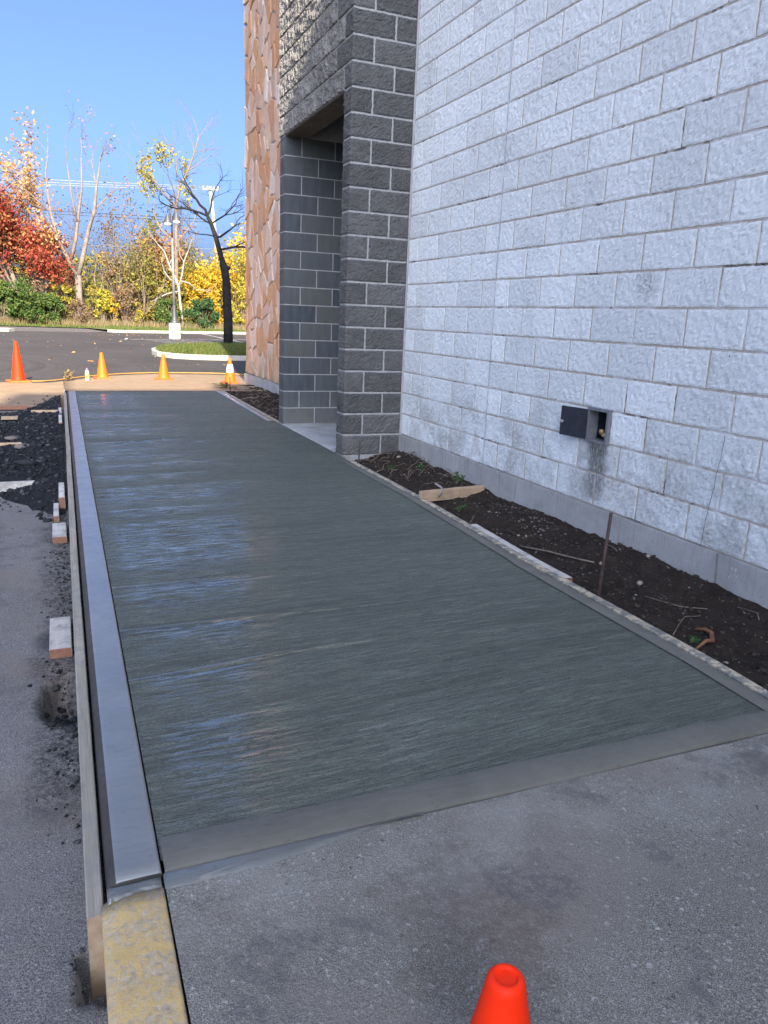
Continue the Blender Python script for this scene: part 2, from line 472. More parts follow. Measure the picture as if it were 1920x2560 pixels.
def m_plastic(name, col, rough=.45, var=.12, spec=.4, trans=0.0):
    t = NT(name)
    P = t.obj()
    c = t.ramp(t.noise(P, 7, 4, .6), [(.3, tuple(v * (1 - var) for v in col)), (.7, tuple(min(1, v * (1 + var)) for v in col))])
    c = t.mix(t.ramp(t.noise(P, 40, 4, .8), [(.62, 0), (.75, .18)]), c, (.2, .09, .05))
    t.set(c, rough, t.bump(t.noise(P, 50, 3), .06, .003), spec)
    if trans:
        t.b.inputs['Subsurface Weight'].default_value = trans
        t.b.inputs['Subsurface Radius'].default_value = (.02, .008, .004)
    return t.m

def m_leaf(name, stops, trans=.35, rough=.6):
    t = NT(name)
    col = t.ramp(t.island(), stops)
    t.set(col, rough, None, .15)
    tr = t.n('ShaderNodeBsdfTranslucent')
    t.put(tr.inputs[0], col)
    mx = t.n('ShaderNodeMixShader')
    mx.inputs[0].default_value = trans
    t.t.links.new(t.b.outputs[0], mx.inputs[1])
    t.t.links.new(tr.outputs[0], mx.inputs[2])
    t.t.links.new(mx.outputs[0], t.t.nodes['Material Output'].inputs['Surface'])
    return t.m

def m_island(name, stops, rough=.9, bs=60, bstr=.5):
    t = NT(name)
    P = t.pos()
    col = t.ramp(t.island(), stops)
    col = t.mix(t.ramp(t.noise(P, 45, 4, .7), [(.4, 0), (.8, .4)]), col, (.05, .045, .04))
    return t.set(col, rough, t.bump(t.noise(P, bs, 4, .75), bstr, .006), .2)

M['white'] = m_white_block()
M['wmortar'] = m_white_mortar()
M['grey'] = m_grey_block('grey_split_face_block', (.148, .147, .142), 1.0)
M['greysun'] = m_grey_block('sun_lightened_split_face_block', (.265, .256, .236), 1.0, .12, .012)  # the pier's grey, lightened to brighten the sun patch over the doorway
M['gmortar'] = m_plain('light_grey_mortar', (.29, .29, .28), (.37, .37, .36), 12, .9, 80, .4)
M['jamb'] = m_jamb()
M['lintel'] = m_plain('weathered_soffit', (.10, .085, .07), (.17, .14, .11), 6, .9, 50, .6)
M['stone'] = m_stone()
M['smortar'] = m_plain('stone_wall_mortar', (.26, .235, .20), (.38, .345, .30), 10, .92, 60, .5)
M['found'] = m_foundation()
M['walk'] = m_walk()
M['kerb'] = m_trowel('wet_trowelled_kerb', (.17, .18, .172), (.225, .232, .222), .42, .75)
M['kerbedge'] = m_trowel('dark_kerb_edge', (.040, .037, .032), (.065, .06, .052), .8, .0)  # rounded edge strip, darker and duller than the kerb top
M['border'] = m_trowel('smooth_edge_band', (.105, .104, .084), (.145, .142, .116), .55, .1)
M['slurry'] = m_trowel('wet_cement_slurry', (.115, .122, .112), (.16, .168, .155), .35, .3)
M['slab'] = m_old_slab()
M['asphalt'] = m_asphalt()
M['apron'] = m_plain('pale_worn_concrete', (.215, .152, .094), (.275, .20, .128), 3, .9, 60, .4)
M['threshold'] = m_plain('doorway_slab_concrete', (.26, .27, .26), (.42, .43, .42), 4, .8, 40, .3)
M['soil'] = m_dirt('dark_garden_soil', (.023, .0175, .0132), (.056, .042, .032), 7, .07)
M['rubble'] = m_dirt('black_asphalt_rubble', (.012, .013, .015), (.034, .035, .038), 14)
M['clod'] = m_island('soil_clods', [(0, (.019, .0148, .0115)), (.6, (.044, .033, .025)), (1, (.07, .053, .042))])
M['chunk'] = m_island('asphalt_chunks', [(0, (.010, .011, .013)), (.7, (.028, .03, .034)), (1, (.075, .08, .088))])
M['pebble'] = m_island('pebbles', [(0, (.10, .085, .072)), (.6, (.17, .148, .13)), (1, (.30, .275, .25))])
M['rock'] = m_plain('tan_field_stone', (.22, .17, .13), (.36, .30, .24), 12, .85, 50, .4)
M['formwood'] = m_wood('weathered_form_lumber', (.24, .215, .17), (.38, .345, .28), 1, (.20, .21, .20), .5)
M['formsplash'] = m_wood('cement_splashed_form_lumber', (.46, .38, .25), (.60, .52, .37), 1, (.15, .16, .15), .85, .8)
M['freshwood'] = m_wood('fresh_sawn_pine', (.42, .29, .18), (.56, .41, .27), 0, (.10, .085, .07), .3)
M['freshwoody'] = m_wood('fresh_sawn_pine_lengthwise', (.46, .43, .38), (.60, .57, .51), 1, (.16, .16, .155), .5)
M['cutend'] = m_plain('reddish_sawn_end_grain', (.19, .092, .058), (.27, .14, .092), 30, .85, 200, .4)
M['endwet'] = m_plain('sawn_end_grain', (.30, .22, .14), (.42, .32, .22), 25, .85, 150, .4)
M['yellow'] = m_paint('worn_yellow_kerb_paint', (.60, .42, .165), (.45, .365, .25), (.44, .56), .85, 80)
M['whiteline'] = m_paint('worn_white_line_paint', (.55, .53, .49), (.07, .065, .06), (.40, .52))
M['orange'] = m_plastic('orange_cone_vinyl', (.97, .032, .003), .55, .03, .2, .0)
M['orange2'] = m_plastic('faded_orange_cone_vinyl', (.74, .115, .006), .55, .08, .3)
M['conebase'] = m_plastic('cone_base_vinyl', (.66, .12, .03), .65, .12, .3)
M['collar'] = m_plastic('white_reflective_collar', (.80, .79, .76), .4, .05)
M['rust'] = m_plain('rusty_steel', (.035, .022, .018), (.09, .058, .048), 30, .75, 120, .6, .4)
M['steelgrey'] = m_plain('dull_steel', (.20, .19, .19), (.32, .30, .30), 30, .6, 120, .3, .5)
M['black'] = m_plain('dark_painted_steel', (.012, .015, .022), (.024, .03, .042), 20, .45, 90, .15, .5)
M['boxgrey'] = m_plain('grey_box_frame_steel', (.13, .135, .15), (.20, .205, .22), 20, .5, 90, .2, .5)
M['brass'] = m_plain('tarnished_brass', (.30, .19, .07), (.48, .33, .14), 30, .35, 90, .1, .6)
M['lampgrey'] = m_plain('grey_lamp_post_paint', (.12, .115, .105), (.16, .155, .14), 6, .5, 60, .1, .5)
M['lampdark'] = m_plain('dark_lamp_post_paint', (.035, .035, .037), (.055, .055, .058), 6, .5, 60, .1, .5)
M['globe'] = m_plain('frosted_lamp_glass', (.70, .72, .74), (.80, .81, .82), 4, .25, 30, .05, .5)
M['lampbase'] = m_plain('white_lamp_footing', (.46, .44, .38), (.55, .53, .47), 4, .8, 40, .2)
M['farkerb'] = m_plain('pale_kerb_concrete', (.36, .33, .27), (.45, .42, .35), 5, .85, 40, .3)
M['polewood'] = m_plain('sunbleached_pole_wood', (.29, .245, .185), (.38, .325, .26), 3, .85, 30, .4)
M['barkdark'] = m_plain('dark_bark', (.012, .012, .013), (.03, .028, .027), 7, .95, 26, 1.0, .1, .03)
M['barkgrey'] = m_plain('pale_bark', (.11, .09, .073), (.19, .158, .132), 4, .9, 12, .6, .2, .04)
M['barkbrown'] = m_plain('brown_bark', (.11, .083, .062), (.19, .145, .11), 4, .9, 12, .6, .2, .04)
M['barkwhite'] = m_plain('whitish_bark', (.20, .19, .16), (.28, .27, .235), 4, .85, 12, .4, .2, .03)
M['wire'] = m_plain('weathered_aluminium_wire', (.20, .195, .19), (.28, .275, .27), 3, .5, 30, .1, .5)
M['wiredark'] = m_plain('dark_cable', (.03, .03, .035), (.05, .05, .055), 3, .6, 30, .1, .4)
M['insul'] = m_plain('glazed_insulator', (.62, .62, .62), (.75, .75, .75), 3, .25, 30, .05, .6)
M['hose'] = m_plastic('orange_yellow_hose', (.40, .21, .05), .6, .1)
M['bottle_y'] = m_plastic('yellow_drink_label', (.80, .66, .10), .4, .05)
M['bottle_p'] = m_plastic('violet_bottle_cap', (.16, .12, .42), .4, .05)
M['caulk'] = m_plain('bluish_joint_caulk', (.34, .37, .42), (.60, .62, .66), 10, .7, 60, .3)
M['crackdark'] = m_plain('dark_crack', (.03, .028, .026), (.05, .047, .043), 10, .95, 60, .3)
M['bark_bit'] = m_plain('curled_orange_bark', (.15, .066, .03), (.26, .125, .06), 20, .8, 60, .6)
M['twig'] = m_plain('dry_root_brown', (.12, .09, .065), (.24, .19, .145), 20, .9, 60, .5)
M['turf'] = m_plain('turf_soil', (.07, .085, .03), (.13, .13, .05), 2.5, .95, 60, .4)
M['driveway'] = m_plain('grey_driveway', (.08, .072, .068), (.115, .104, .096), 1.2, .9, 40, .3)
M['terrain'] = m_plain('brown_meadow', (.10, .09, .04), (.16, .13, .06), .2, .95, 5, .3)
M['nicheshade'] = m_plain('niche_shade_colour', (.022, .023, .025), (.04, .041, .043), 5, .8, 60, .3)  # near-black colour standing in for the shade inside the doorway
M['unseen_wing'] = m_grey_block('wing_wall_block', (.30, .30, .29), .3, .0)
M['roofing'] = m_plain('flat_roofing', (.12, .12, .12), (.18, .18, .18), 2, .9, 30, .2)
g = lambda *s: list(s)
M['grass'] = m_leaf('grass_blades', [(0, (0.047, 0.080, 0.017)), (.5, (0.080, 0.119, 0.026)), (.85, (0.136, 0.144, 0.038)), (1, (0.221, 0.178, 0.077))], .3)
M['weed'] = m_leaf('dry_weeds', [(0, (0.170, 0.127, 0.064)), (.5, (0.255, 0.196, 0.101)), (.8, (0.144, 0.144, 0.051)), (1, (0.323, 0.229, 0.127))], .3)
M['l_red'] = m_leaf('red_autumn_leaves', [(0, (0.170, 0.022, 0.019)), (.3, (0.271, 0.034, 0.027)), (.55, (0.255, 0.072, 0.034)), (.8, (0.306, 0.127, 0.042)), (1, (0.186, 0.059, 0.034))])
M['l_orange'] = m_leaf('orange_autumn_leaves', [(0, (0.408, 0.186, 0.059)), (.5, (0.476, 0.281, 0.111)), (.8, (0.510, 0.356, 0.186)), (1, (0.340, 0.170, 0.051))])
M['l_rust'] = m_leaf('rust_autumn_leaves', [(0, (0.271, 0.101, 0.042)), (.5, (0.356, 0.162, 0.068)), (1, (0.306, 0.204, 0.085))])
M['l_gold'] = m_leaf('gold_autumn_leaves', [(0, (0.425, 0.229, 0.019)), (.5, (0.510, 0.314, 0.026)), (.8, (0.476, 0.356, 0.042)), (1, (0.340, 0.281, 0.042))])
M['l_yellow'] = m_leaf('yellow_autumn_leaves', [(0, (0.306, 0.247, 0.026)), (.5, (0.374, 0.297, 0.038)), (.8, (0.255, 0.247, 0.042)), (1, (0.186, 0.204, 0.038))])
M['l_olive'] = m_leaf('olive_autumn_leaves', [(0, (0.119, 0.136, 0.029)), (.4, (0.186, 0.186, 0.042)), (.75, (0.289, 0.238, 0.051)), (1, (0.323, 0.196, 0.042))])
M['l_green'] = m_leaf('green_shrub_leaves', [(0, (0.034, 0.072, 0.019)), (.5, (0.064, 0.114, 0.027)), (.85, (0.106, 0.149, 0.035)), (1, (0.153, 0.162, 0.042))])
M['l_green2'] = m_leaf('dark_green_shrub_leaves', [(0, (0.026, 0.064, 0.026)), (.5, (0.047, 0.098, 0.035)), (1, (0.077, 0.127, 0.042))])
M['l_brown'] = m_leaf('brown_thicket_leaves', [(0, (0.153, 0.101, 0.064)), (.4, (0.221, 0.144, 0.090)), (.75, (0.186, 0.153, 0.068)), (1, (0.255, 0.111, 0.059))])
M['sprig'] = m_leaf('small_green_weed_leaves', [(0, (.03, .10, .03)), (1, (.10, .20, .06))])

# ------------------------------------------------------------------ mesh helpers
def nz(x, y, z=0.0, s=1.0):
    return mnoise.noise(Vector((x * s, y * s, z * s)))

def mesh(name, V, F, mats=None, midx=None, smooth=False):
    me = bpy.data.meshes.new(name)
    me.from_pydata([tuple(v) for v in V], [], [tuple(f) for f in F])
    if mats:
        for k in (mats if isinstance(mats, (list, tuple)) else [mats]):
            me.materials.append(M[k])
    if midx is not None:
        me.polygons.foreach_set('material_index', midx)
    if smooth:
        me.polygons.foreach_set('use_smooth', [True] * len(me.polygons))
    me.update()
    return me

def put(name, me, parent=None, loc=(0, 0, 0), rz=0.0):
    o = bpy.data.objects.new(name, me)
    C.objects.link(o)
    o.location = loc
    if rz: o.rotation_euler.z = rz
    if parent: o.parent = parent
    return o

def tag(o, label=None, cat=None, group=None, kind=None):
    if label: o['label'] = label
    if cat: o['category'] = cat
    if group: o['group'] = group
    if kind: o['kind'] = kind
    return o

def emp(name, loc, label, cat, group=None):
    o = bpy.data.objects.new(name, None)
    C.objects.link(o)
    o.location = loc
    o.empty_display_size = .1
    return tag(o, label, cat, group)

class MB:
    def __init__(s): s.V = []; s.F = []; s.I = []
    def add(s, V, F, mi=0):
        b = len(s.V)
        s.V.extend([tuple(v) for v in V])
        for f in F:
            s.F.append(tuple(b + i for i in f)); s.I.append(mi)
        return s
    def box(s, x0, x1, y0, y1, z0, z1, mi=0, endx=None, endy=None):
        V = [(x0, y0, z0), (x1, y0, z0), (x1, y1, z0), (x0, y1, z0), (x0, y0, z1), (x1, y0, z1), (x1, y1, z1), (x0, y1, z1)]
        b = len(s.V); s.V.extend(V)
        for f, k in (((0, 3, 2, 1), mi), ((4, 5, 6, 7), mi), ((0, 1, 5, 4), endy if endy is not None else mi), ((1, 2, 6, 5), endx if endx is not None else mi), ((2, 3, 7, 6), endy if endy is not None else mi), ((3, 0, 4, 7), endx if endx is not None else mi)):
            s.F.append(tuple(b + i for i in f)); s.I.append(k)
        return s
    def tube(s, pts, rad, n=6, mi=0, cap=True):
        pts = [Vector(p) for p in pts]
        b = len(s.V)
        ref = Vector((0, 0, 1))
        prev = None
        for i, p in enumerate(pts):
            d = (pts[min(i + 1, len(pts) - 1)] - pts[max(i - 1, 0)])
            d = d.normalized() if d.length > 1e-9 else Vector((0, 0, 1))
            a = d.cross(ref)
            if a.length < 1e-3: a = d.cross(Vector((1, 0, 0)))
            if prev is not None:
                a2 = prev - d * prev.dot(d)
                if a2.length > 1e-3: a = a2
            a.normalize(); prev = a
            c = d.cross(a)
            r = rad[i] if isinstance(rad, (list, tuple)) else rad
            for k in range(n):
                t = 2 * math.pi * k / n
                s.V.append(tuple(p + a * (r * math.cos(t)) + c * (r * math.sin(t))))
        for i in range(len(pts) - 1):
            for k in range(n):
                k2 = (k + 1) % n
                s.F.append((b + i * n + k, b + i * n + k2, b + (i + 1) * n + k2, b + (i + 1) * n + k)); s.I.append(mi)
        if cap:
            s.F.append(tuple(b + k for k in range(n))[::-1]); s.I.append(mi)
            e = b + (len(pts) - 1) * n
            s.F.append(tuple(e + k for k in range(n))); s.I.append(mi)
        return s
    def lathe(s, prof, n=24, mi=0, cx=0, cy=0):
        b = len(s.V)
        for r, z in prof:
            for k in range(n):
                t = 2 * math.pi * k / n
                s.V.append((cx + r * math.cos(t), cy + r * math.sin(t), z))
        for i in range(len(prof) - 1):
            for k in range(n):
                k2 = (k + 1) % n
                s.F.append((b + i * n + k, b + i * n + k2, b + (i + 1) * n + k2, b + (i + 1) * n + k)); s.I.append(mi)
        return s
    def build(s, name, mats, parent=None, loc=(0, 0, 0), rz=0, smooth=False):
        return put(name, mesh(name, s.V, s.F, mats, s.I, smooth), parent, loc, rz)

def grid_mesh(xs, ys, zf, mats, name, smooth=True, keep=None):
    V = [(x, y, zf(x, y)) for y in ys for x in xs]
    nx = len(xs)
    F = []
    for j in range(len(ys) - 1):
        for i in range(nx - 1):
            if keep and not keep((xs[i] + xs[i + 1]) / 2, (ys[j] + ys[j + 1]) / 2): continue
            a = j * nx + i
            F.append((a, a + 1, a + nx + 1, a + nx))
    return mesh(name, V, F, mats, None, smooth)

def lin(a, b, n): return [a + (b - a) * i / n for i in range(n + 1)]

def sstep(a, b, x):
    t = min(1, max(0, (x - a) / (b - a)))
    return t * t * (3 - 2 * t)

def interp(tab, x):
    if x <= tab[0][0]: return tab[0][1]
    for (a, b), (c, d) in zip(tab, tab[1:]):
        if x <= c: return b + (d - b) * (x - a) / (c - a)
    return tab[-1][1]

def add_bevel(o, w=.003, seg=1):
    md = o.modifiers.new('bevel', 'BEVEL'); md.width = w; md.segments = seg; md.limit_method = 'ANGLE'
    return o

# icosphere base for lumps
bm = bmesh.new(); bmesh.ops.create_icosphere(bm, subdivisions=1, radius=1)
ICO_V = np.array([v.co[:] for v in bm.verts]); ICO_F = np.array([[v.index for v in f.verts] for f in bm.faces]); bm.free()

def lumps(name, P, S, mats, parent=None, flat=.7, jag=.25, smooth=False):
    """many little irregular lumps in one mesh: P n x 3 centres, S n sizes"""
    P = np.asarray(P); S = np.asarray(S); n = len(P); nv = len(ICO_V)
    V = np.repeat(ICO_V[None], n, 0) * (1 + rng.uniform(-jag, jag, (n, nv, 1)))
    sc3 = np.stack([rng.uniform(.7, 1.3, n), rng.uniform(.7, 1.3, n), flat * rng.uniform(.7, 1.2, n)], 1)
    V = V * (S[:, None] * sc3)[:, None, :]
    a = rng.uniform(0, 6.28, n); ca, sa = np.cos(a), np.sin(a)
    x = V[:, :, 0] * ca[:, None] - V[:, :, 1] * sa[:, None]
    y = V[:, :, 0] * sa[:, None] + V[:, :, 1] * ca[:, None]
    V[:, :, 0] = x; V[:, :, 1] = y
    V = V + P[:, None, :]
    F = (ICO_F[None] + (np.arange(n) * nv)[:, None, None]).reshape(-1, 3)
    return put(name, np_mesh(name, V.reshape(-1, 3), F, mats, smooth), parent)

def np_mesh(name, V, F, mats, smooth=False):
    me = bpy.data.meshes.new(name)
    V = np.asarray(V, dtype=np.float32); F = np.asarray(F, dtype=np.int32)
    n, k = F.shape
    me.vertices.add(len(V)); me.vertices.foreach_set('co', V.ravel())
    me.loops.add(n * k); me.loops.foreach_set('vertex_index', F.ravel())
    me.polygons.add(n)
    me.polygons.foreach_set('loop_start', np.arange(0, n * k, k, dtype=np.int32))
    me.polygons.foreach_set('loop_total', np.full(n, k, dtype=np.int32))
    if smooth: me.polygons.foreach_set('use_smooth', np.ones(n, dtype=bool))
    for q in (mats if isinstance(mats, (list, tuple)) else [mats]): me.materials.append(M[q])
    me.update(calc_edges=True); me.validate()
    return me

# ------------------------------------------------------------------ the store building
CO = 0.2032          # course height
Z0 = 0.20            # top of the foundation
JT = 0.0095          # joint
GX = -0.61           # face of the grey block entrance
DY0, DY1 = 0.19, 2.16   # doorway
GY1 = 2.37           # far edge of the grey block entrance
SX, SY1 = 0.29, 8.12 # stone wall face and its far corner

store = emp('store_building', (0, 0, 0), 'big store building with white painted block wall, grey block doorway and stone veneer beyond', 'building')

def block_mesh(name, Ln, H, mat, seed, nx=10, nh=5, proud=.012, amp=.012, left=0.0, fine=.35, chip=.004, freq=5.0, flat=.25):
    """one split-face block: local x along, z up, outward -y; left>0 wraps the rough face round the -x corner"""
    r = random.Random(seed)
    off = Vector((r.uniform(-90, 90), r.uniform(-90, 90), r.uniform(-90, 90)))
    us = lin(0, Ln, nx)
    if left:
        us = lin(-left, 0, max(2, int(nx * left / Ln)))[:-1] + us
    zs = lin(0, H, nh)
    V = []; F = []
    nu = len(us)
    for j, z in enumerate(zs):
        for i, u in enumerate(us):
            edge = (j in (0, nh)) or (i in (0, nu - 1))
            n = mnoise.fractal(Vector((u * freq, z * freq, 0)) + off, 1, 2, 3) * .5 + .5
            d = proud + amp * (n - .5) * 2 + amp * fine * r.uniform(-1, 1)
            if edge: d = proud * flat + amp * .5 * r.random()
            uu, zz = u, z
            if i == 0: uu += chip * r.random()
            if i == nu - 1: uu -= chip * r.random()
            if j == 0: zz += chip * r.random()
            if j == nh: zz -= chip * r.random()
            if u < -1e-6: V.append((-d, -uu, zz))
            elif left and abs(u) < 1e-6: V.append((-d * .8, -d * .8, zz))
            else: V.append((uu, -d, zz))
    for j in range(nh):
        for i in range(nu - 1):
            a = j * nu + i
            F.append((a, a + 1, a + nu + 1, a + nu))
    # returns into the joint
    ring = [i for i in range(nu)] + [j * nu + nu - 1 for j in range(1, nh + 1)] + [nh * nu + i for i in range(nu - 2, -1, -1)] + [j * nu for j in range(nh - 1, 0, -1)]
    b = len(V)
    for k in ring:
        x, y, z = V[k]
        u = us[k % nu]
        V.append((.03, y, z) if u < -1e-6 else ((.03 if left and abs(u) < 1e-6 else x), .03, z))
    n = len(ring)
    for i in range(n):
        F.append((ring[(i + 1) % n], ring[i], b + i, b + (i + 1) % n))
    return mesh(name, V, F, mat)

_cache = {}
def block(kind, mat, Ln, parent, loc, rz, nvar=8, jt=JT, **kw):
    key = (kind, round(Ln, 3))
    if key not in _cache: _cache[key] = []
    vs_ = _cache[key]
    if len(vs_) < nvar:
        vs_.append(block_mesh('block', Ln - jt, CO - jt, mat, hash(key) % 9973 + len(vs_) * 17 + 5, **kw))
        me = vs_[-1]
    else:
        me = random.choice(vs_)
    return put('block', me, parent, loc, rz)

def joined_blocks(name, mat, items, parent):
    """far-off or off-frame blocks as one mesh: items (x0,y0,z0,len,rz)"""
    mb = MB()
    for (x, y, z, ln, rz) in items:
        c, s = math.cos(rz), math.sin(rz)
        p = .008 + .008 * random.random()
        P = [(0, -p, 0), (ln - JT, -p, 0), (ln - JT, -p, CO - JT), (0, -p, CO - JT), (0, .03, 0), (ln - JT, .03, 0), (ln - JT, .03, CO - JT), (0, .03, CO - JT)]
        mb.add([(x + c * a - s * b, y + s * a + c * b, z + q) for a, b, q in P], [(0, 1, 2, 3), (0, 4, 5, 1), (1, 5, 6, 2), (2, 6, 7, 3), (3, 7, 4, 0)])
    o = mb.build(name, mat, parent)
    o['kind'] = 'stuff'
    return o

WTOP = Z0 + CO * 32
# --- white wall: facing -X at X=0, Y from -9 to 0
HZ0, HZ1, HY0, HY1 = .604, .812, -3.128, -2.932
ww = MB().box(-.001, .25, -9.0, HY0, Z0, WTOP).box(-.001, .25, HY1, -.001, Z0, WTOP).box(-.001, .25, HY0, HY1, Z0, HZ0).box(-.001, .25, HY0, HY1, HZ1, WTOP).build('white_wall', 'wmortar', store)
CJ = -1.64
W_KW = dict(nx=30, nh=15, proud=.0055, amp=.0030, fine=.55, freq=34, flat=.6)
HB = {2: [(-3.13, -2.925)]}      # tap box hole: course 2 is cut away there
extra = []
for k in range(32):
    z = Z0 + CO * k + JT / 2
    # beyond the control joint, towards the pier
    e = [CJ]
    mod = .41
    y = CJ + (mod if k % 2 else mod / 2)
    while y < -.02:
        e.append(y); y += mod
    e.append(0)
    if abs(e[-1] - e[-2]) < .06: e.pop(-2)
    segs = list(zip(e, e[1:]))
    e = [CJ]
    y = CJ - (.4 if k % 2 else .2)
    while y > -9.2:
        e.append(y); y -= .4
    segs += [(b, a) for a, b in zip(e, e[1:])]
    for a, b in segs:                 # a<b
        Ln = b - a
        for (h0, h1) in HB.get(k, []):
            if a < h1 and b > h0:      # cut round the box
                for (c0, c1) in ((a, h0), (h1, b)):
                    if c1 - c0 > .05:
                        block('whitecut%.2f' % c0, 'white', round(c1 - c0, 2), ww, (0, c1 - JT / 2, z), -math.pi / 2, 1, **W_KW)
                Ln = 0
        if not Ln: continue
        if k < 20 and a > -5.25:
            block('white', 'white', round(Ln, 2), ww, (0, b - JT / 2, z), -math.pi / 2, 10, **W_KW)
        elif a > -8.9:
            extra.append((0, b - JT / 2, z, Ln, -math.pi / 2))
joined_blocks('further_blocks', 'white', extra, ww)
MB().box(-.02, .3, -9.0, 1.2, WTOP, WTOP + .08).build('coping', 'farkerb', store)
# control joint caulk: an uneven bead
pts = []; rad = []
for i in range(90):
    z = Z0 - .0 + i * .058
    pts.append((-.007 - .004 * nz(3, z, 1, 3), CJ + .006 * nz(z, 2, 5, 2.2), z)); rad.append(.003 + .0035 * max(0, nz(z, 9, 1, 6)))
MB().tube(pts, rad, 6).build('joint_caulk', 'caulk', ww, smooth=True)
# crack low on the wall
pts = [(-.021, -4.03 + .012 * nz(i, 3, 0, .6) + .003 * i, .80 - i * .03) for i in range(21)]
MB().tube(pts, [.0012 + .001 * abs(nz(i, 1, 1)) for i in range(21)], 5).build('crack', 'crackdark', ww)
# chipped bits: dark hole in a block
MB().lathe([(.0, -.004), (.006, -.004), (.008, .0), (.0, .003)], 8).build('chip_hole', 'crackdark', ww, (-.022, -4.10, 1.62))
for (yy, zz, ss) in ((-3.98, 1.19, .004), (-2.33, 1.45, .003), (-3.0, 1.72, .003), (-.05, .50, .006), (-3.36, 1.93, .003)):
    MB().lathe([(0, -ss), (ss, 0), (0, ss)], 7).build('chip_hole', 'crackdark', ww, (-.02, yy, zz))
# --- foundation of the white wall and of the stone wall
mb = MB()
ys = lin(-9, -.002, 90)
for i, (a, b) in enumerate(zip(ys, ys[1:])):
    fa = -.024 + .004 * nz(a, 1, 0, 2.2); fb = -.024 + .004 * nz(b, 1, 0, 2.2)
    za = Z0 - .004 + .004 * nz(a, 7, 0, 3); zb = Z0 - .004 + .004 * nz(b, 7, 0, 3)
    mb.add([(fa, a, -.5), (fb, b, -.5), (fb, b, zb), (fa, a, za), (.05, b, zb), (.05, a, za)], [(0, 3, 2, 1), (3, 5, 4, 2)])
mb.build('foundation', 'found', store)
ZS = .155
mb = MB().box(SX - .05, SX + .4, GY1 + .02, SY1 + .03, -.5, ZS)
mb.build('foundation', 'found', store)
# paint drips on the foundation
mb = MB()
for (yy, zz, rr) in ((-4.20, .150, .007), (-4.225, .149, .007), (-4.222, .128, .004), (-4.205, .105, .005), (-4.19, .098, .004), (-4.235, .118, .003)):
    mb.lathe([(0, -.002), (rr, 0), (0, .002)], 9)
    n = 27
    for i in range(len(mb.V) - n, len(mb.V)):
        x, y, z = mb.V[i]
        mb.V[i] = (-.027 - abs(z) * .3, yy + x * .9, zz + y * 1.6)
mb.build('paint_drips', 'collar', store)

# --- grey pier: front face at Y=0, X from GX to 0
gp = MB().box(GX - .001, -.004, -.001, DY0 - .008, -.3, WTOP + 4).build('grey_pier', 'gmortar', store)
G_KW = dict(nx=28, nh=14, proud=.011, amp=.0075, fine=.55, chip=.006, freq=26)
NTOP = 24
for k in range(-1, NTOP):
    z = Z0 + CO * k + JT / 2
    odd = k % 2
    l1, l2 = (.4, .21) if odd else (.2, .41)
    block('greycorner' if (odd or k < 15) else 'greycornerlong', 'grey', l1 + .0, gp, (GX, 0, z), 0, 6, left=(DY0 - JT) if (odd or k < 15) else .385, jt=.0125, **G_KW)
    block('grey', 'grey', l2, gp, (GX + l1 + .0, 0, z), 0, 6, jt=.0125, **G_KW)
joined_blocks('further_blocks', 'grey', [(GX + (.4 * i), 0, Z0 + CO * k, min(.4, .61 - .4 * i), 0) for k in range(NTOP, 50) for i in (0, 1)], gp)
# mortar fillet between pier and white wall
MB().tube([(-.012 + .003 * nz(i, 2), -.014 + .003 * nz(i, 5), -.05 + .2 * i) for i in range(28)], .013, 6).build('corner_mortar', 'gmortar', gp, smooth=True)

# --- grey wall over the doorway: facing -X at X=GX
GS_KW = dict(nx=40, nh=20, proud=.015, amp=.015, fine=.22, chip=.006, freq=18)
lw = MB().box(GX - .001, GX + .2, DY0 - .0005, GY1 - .008, Z0 + CO * 15 + .004, WTOP + 4).box(GX - .001, GX + .2, DY1 - .0008, GY1 - .008, -.3, Z0 + CO * 15 + .004).build('grey_entrance_wall', 'gmortar', store)
extra = []
for k in range(15, 50):
    z = Z0 + CO * k + JT / 2
    y = DY0 if k % 2 else .39
    e = [y]
    while y < GY1 - .02:
        y = min(y + .4, GY1); e.append(y)
    if e[-1] - e[-2] < .09: e.pop(-2)
    for a, b in zip(e, e[1:]):
        if k < NTOP: block('greyside', 'greysun', round(b - a, 2), lw, (GX, b - JT / 2, z), -math.pi / 2, 8, jt=.0125, **GS_KW)
        else: extra.append((GX, b - JT / 2, z, b - a, -math.pi / 2))
joined_blocks('further_blocks', 'grey', extra, lw)
# soffit of the lintel
MB().box(GX + .012, GX + .26, DY0, DY1, Z0 + CO * 15 - .004, Z0 + CO * 15 + .001).build('lintel_soffit', 'lintel', store)
# --- far door jamb: smooth blocks facing -Y at Y=DY1, corner blocks wrap to the strip on X=GX
jb = MB().box(GX + .2, 1.9, DY1 - .0008, GY1 - .008, -.3, Z0 + CO * 17).build('doorway_jamb', 'gmortar', store)
J_KW = dict(nx=4, nh=3, proud=.004, amp=.0015, fine=.3, chip=.0015)
for k in range(-1, 15):
    z = Z0 + CO * k + JT / 2
    x = GX
    first = .2 if k % 2 == 0 else .4
    e = [GX, GX + first]
    while e[-1] < 1.5: e.append(e[-1] + .4)
    for i, (a, b) in enumerate(zip(e, e[1:])):
        if i == 0:
            me = block_mesh('block', b - a - JT, CO - JT, ['jamb', 'grey'], 400 + k, left=GY1 - DY1 - JT, **J_KW)
            # the narrow side of a corner block is split face
            for p in me.polygons:
                if p.center.x < .0005 or p.normal.x < -.6: p.material_index = 1
            put('block', me, jb, (a, DY1, z))
        else:
            block('jamb', 'jamb', round(b - a, 2), jb, (a, DY1, z), 0, 4, **J_KW)
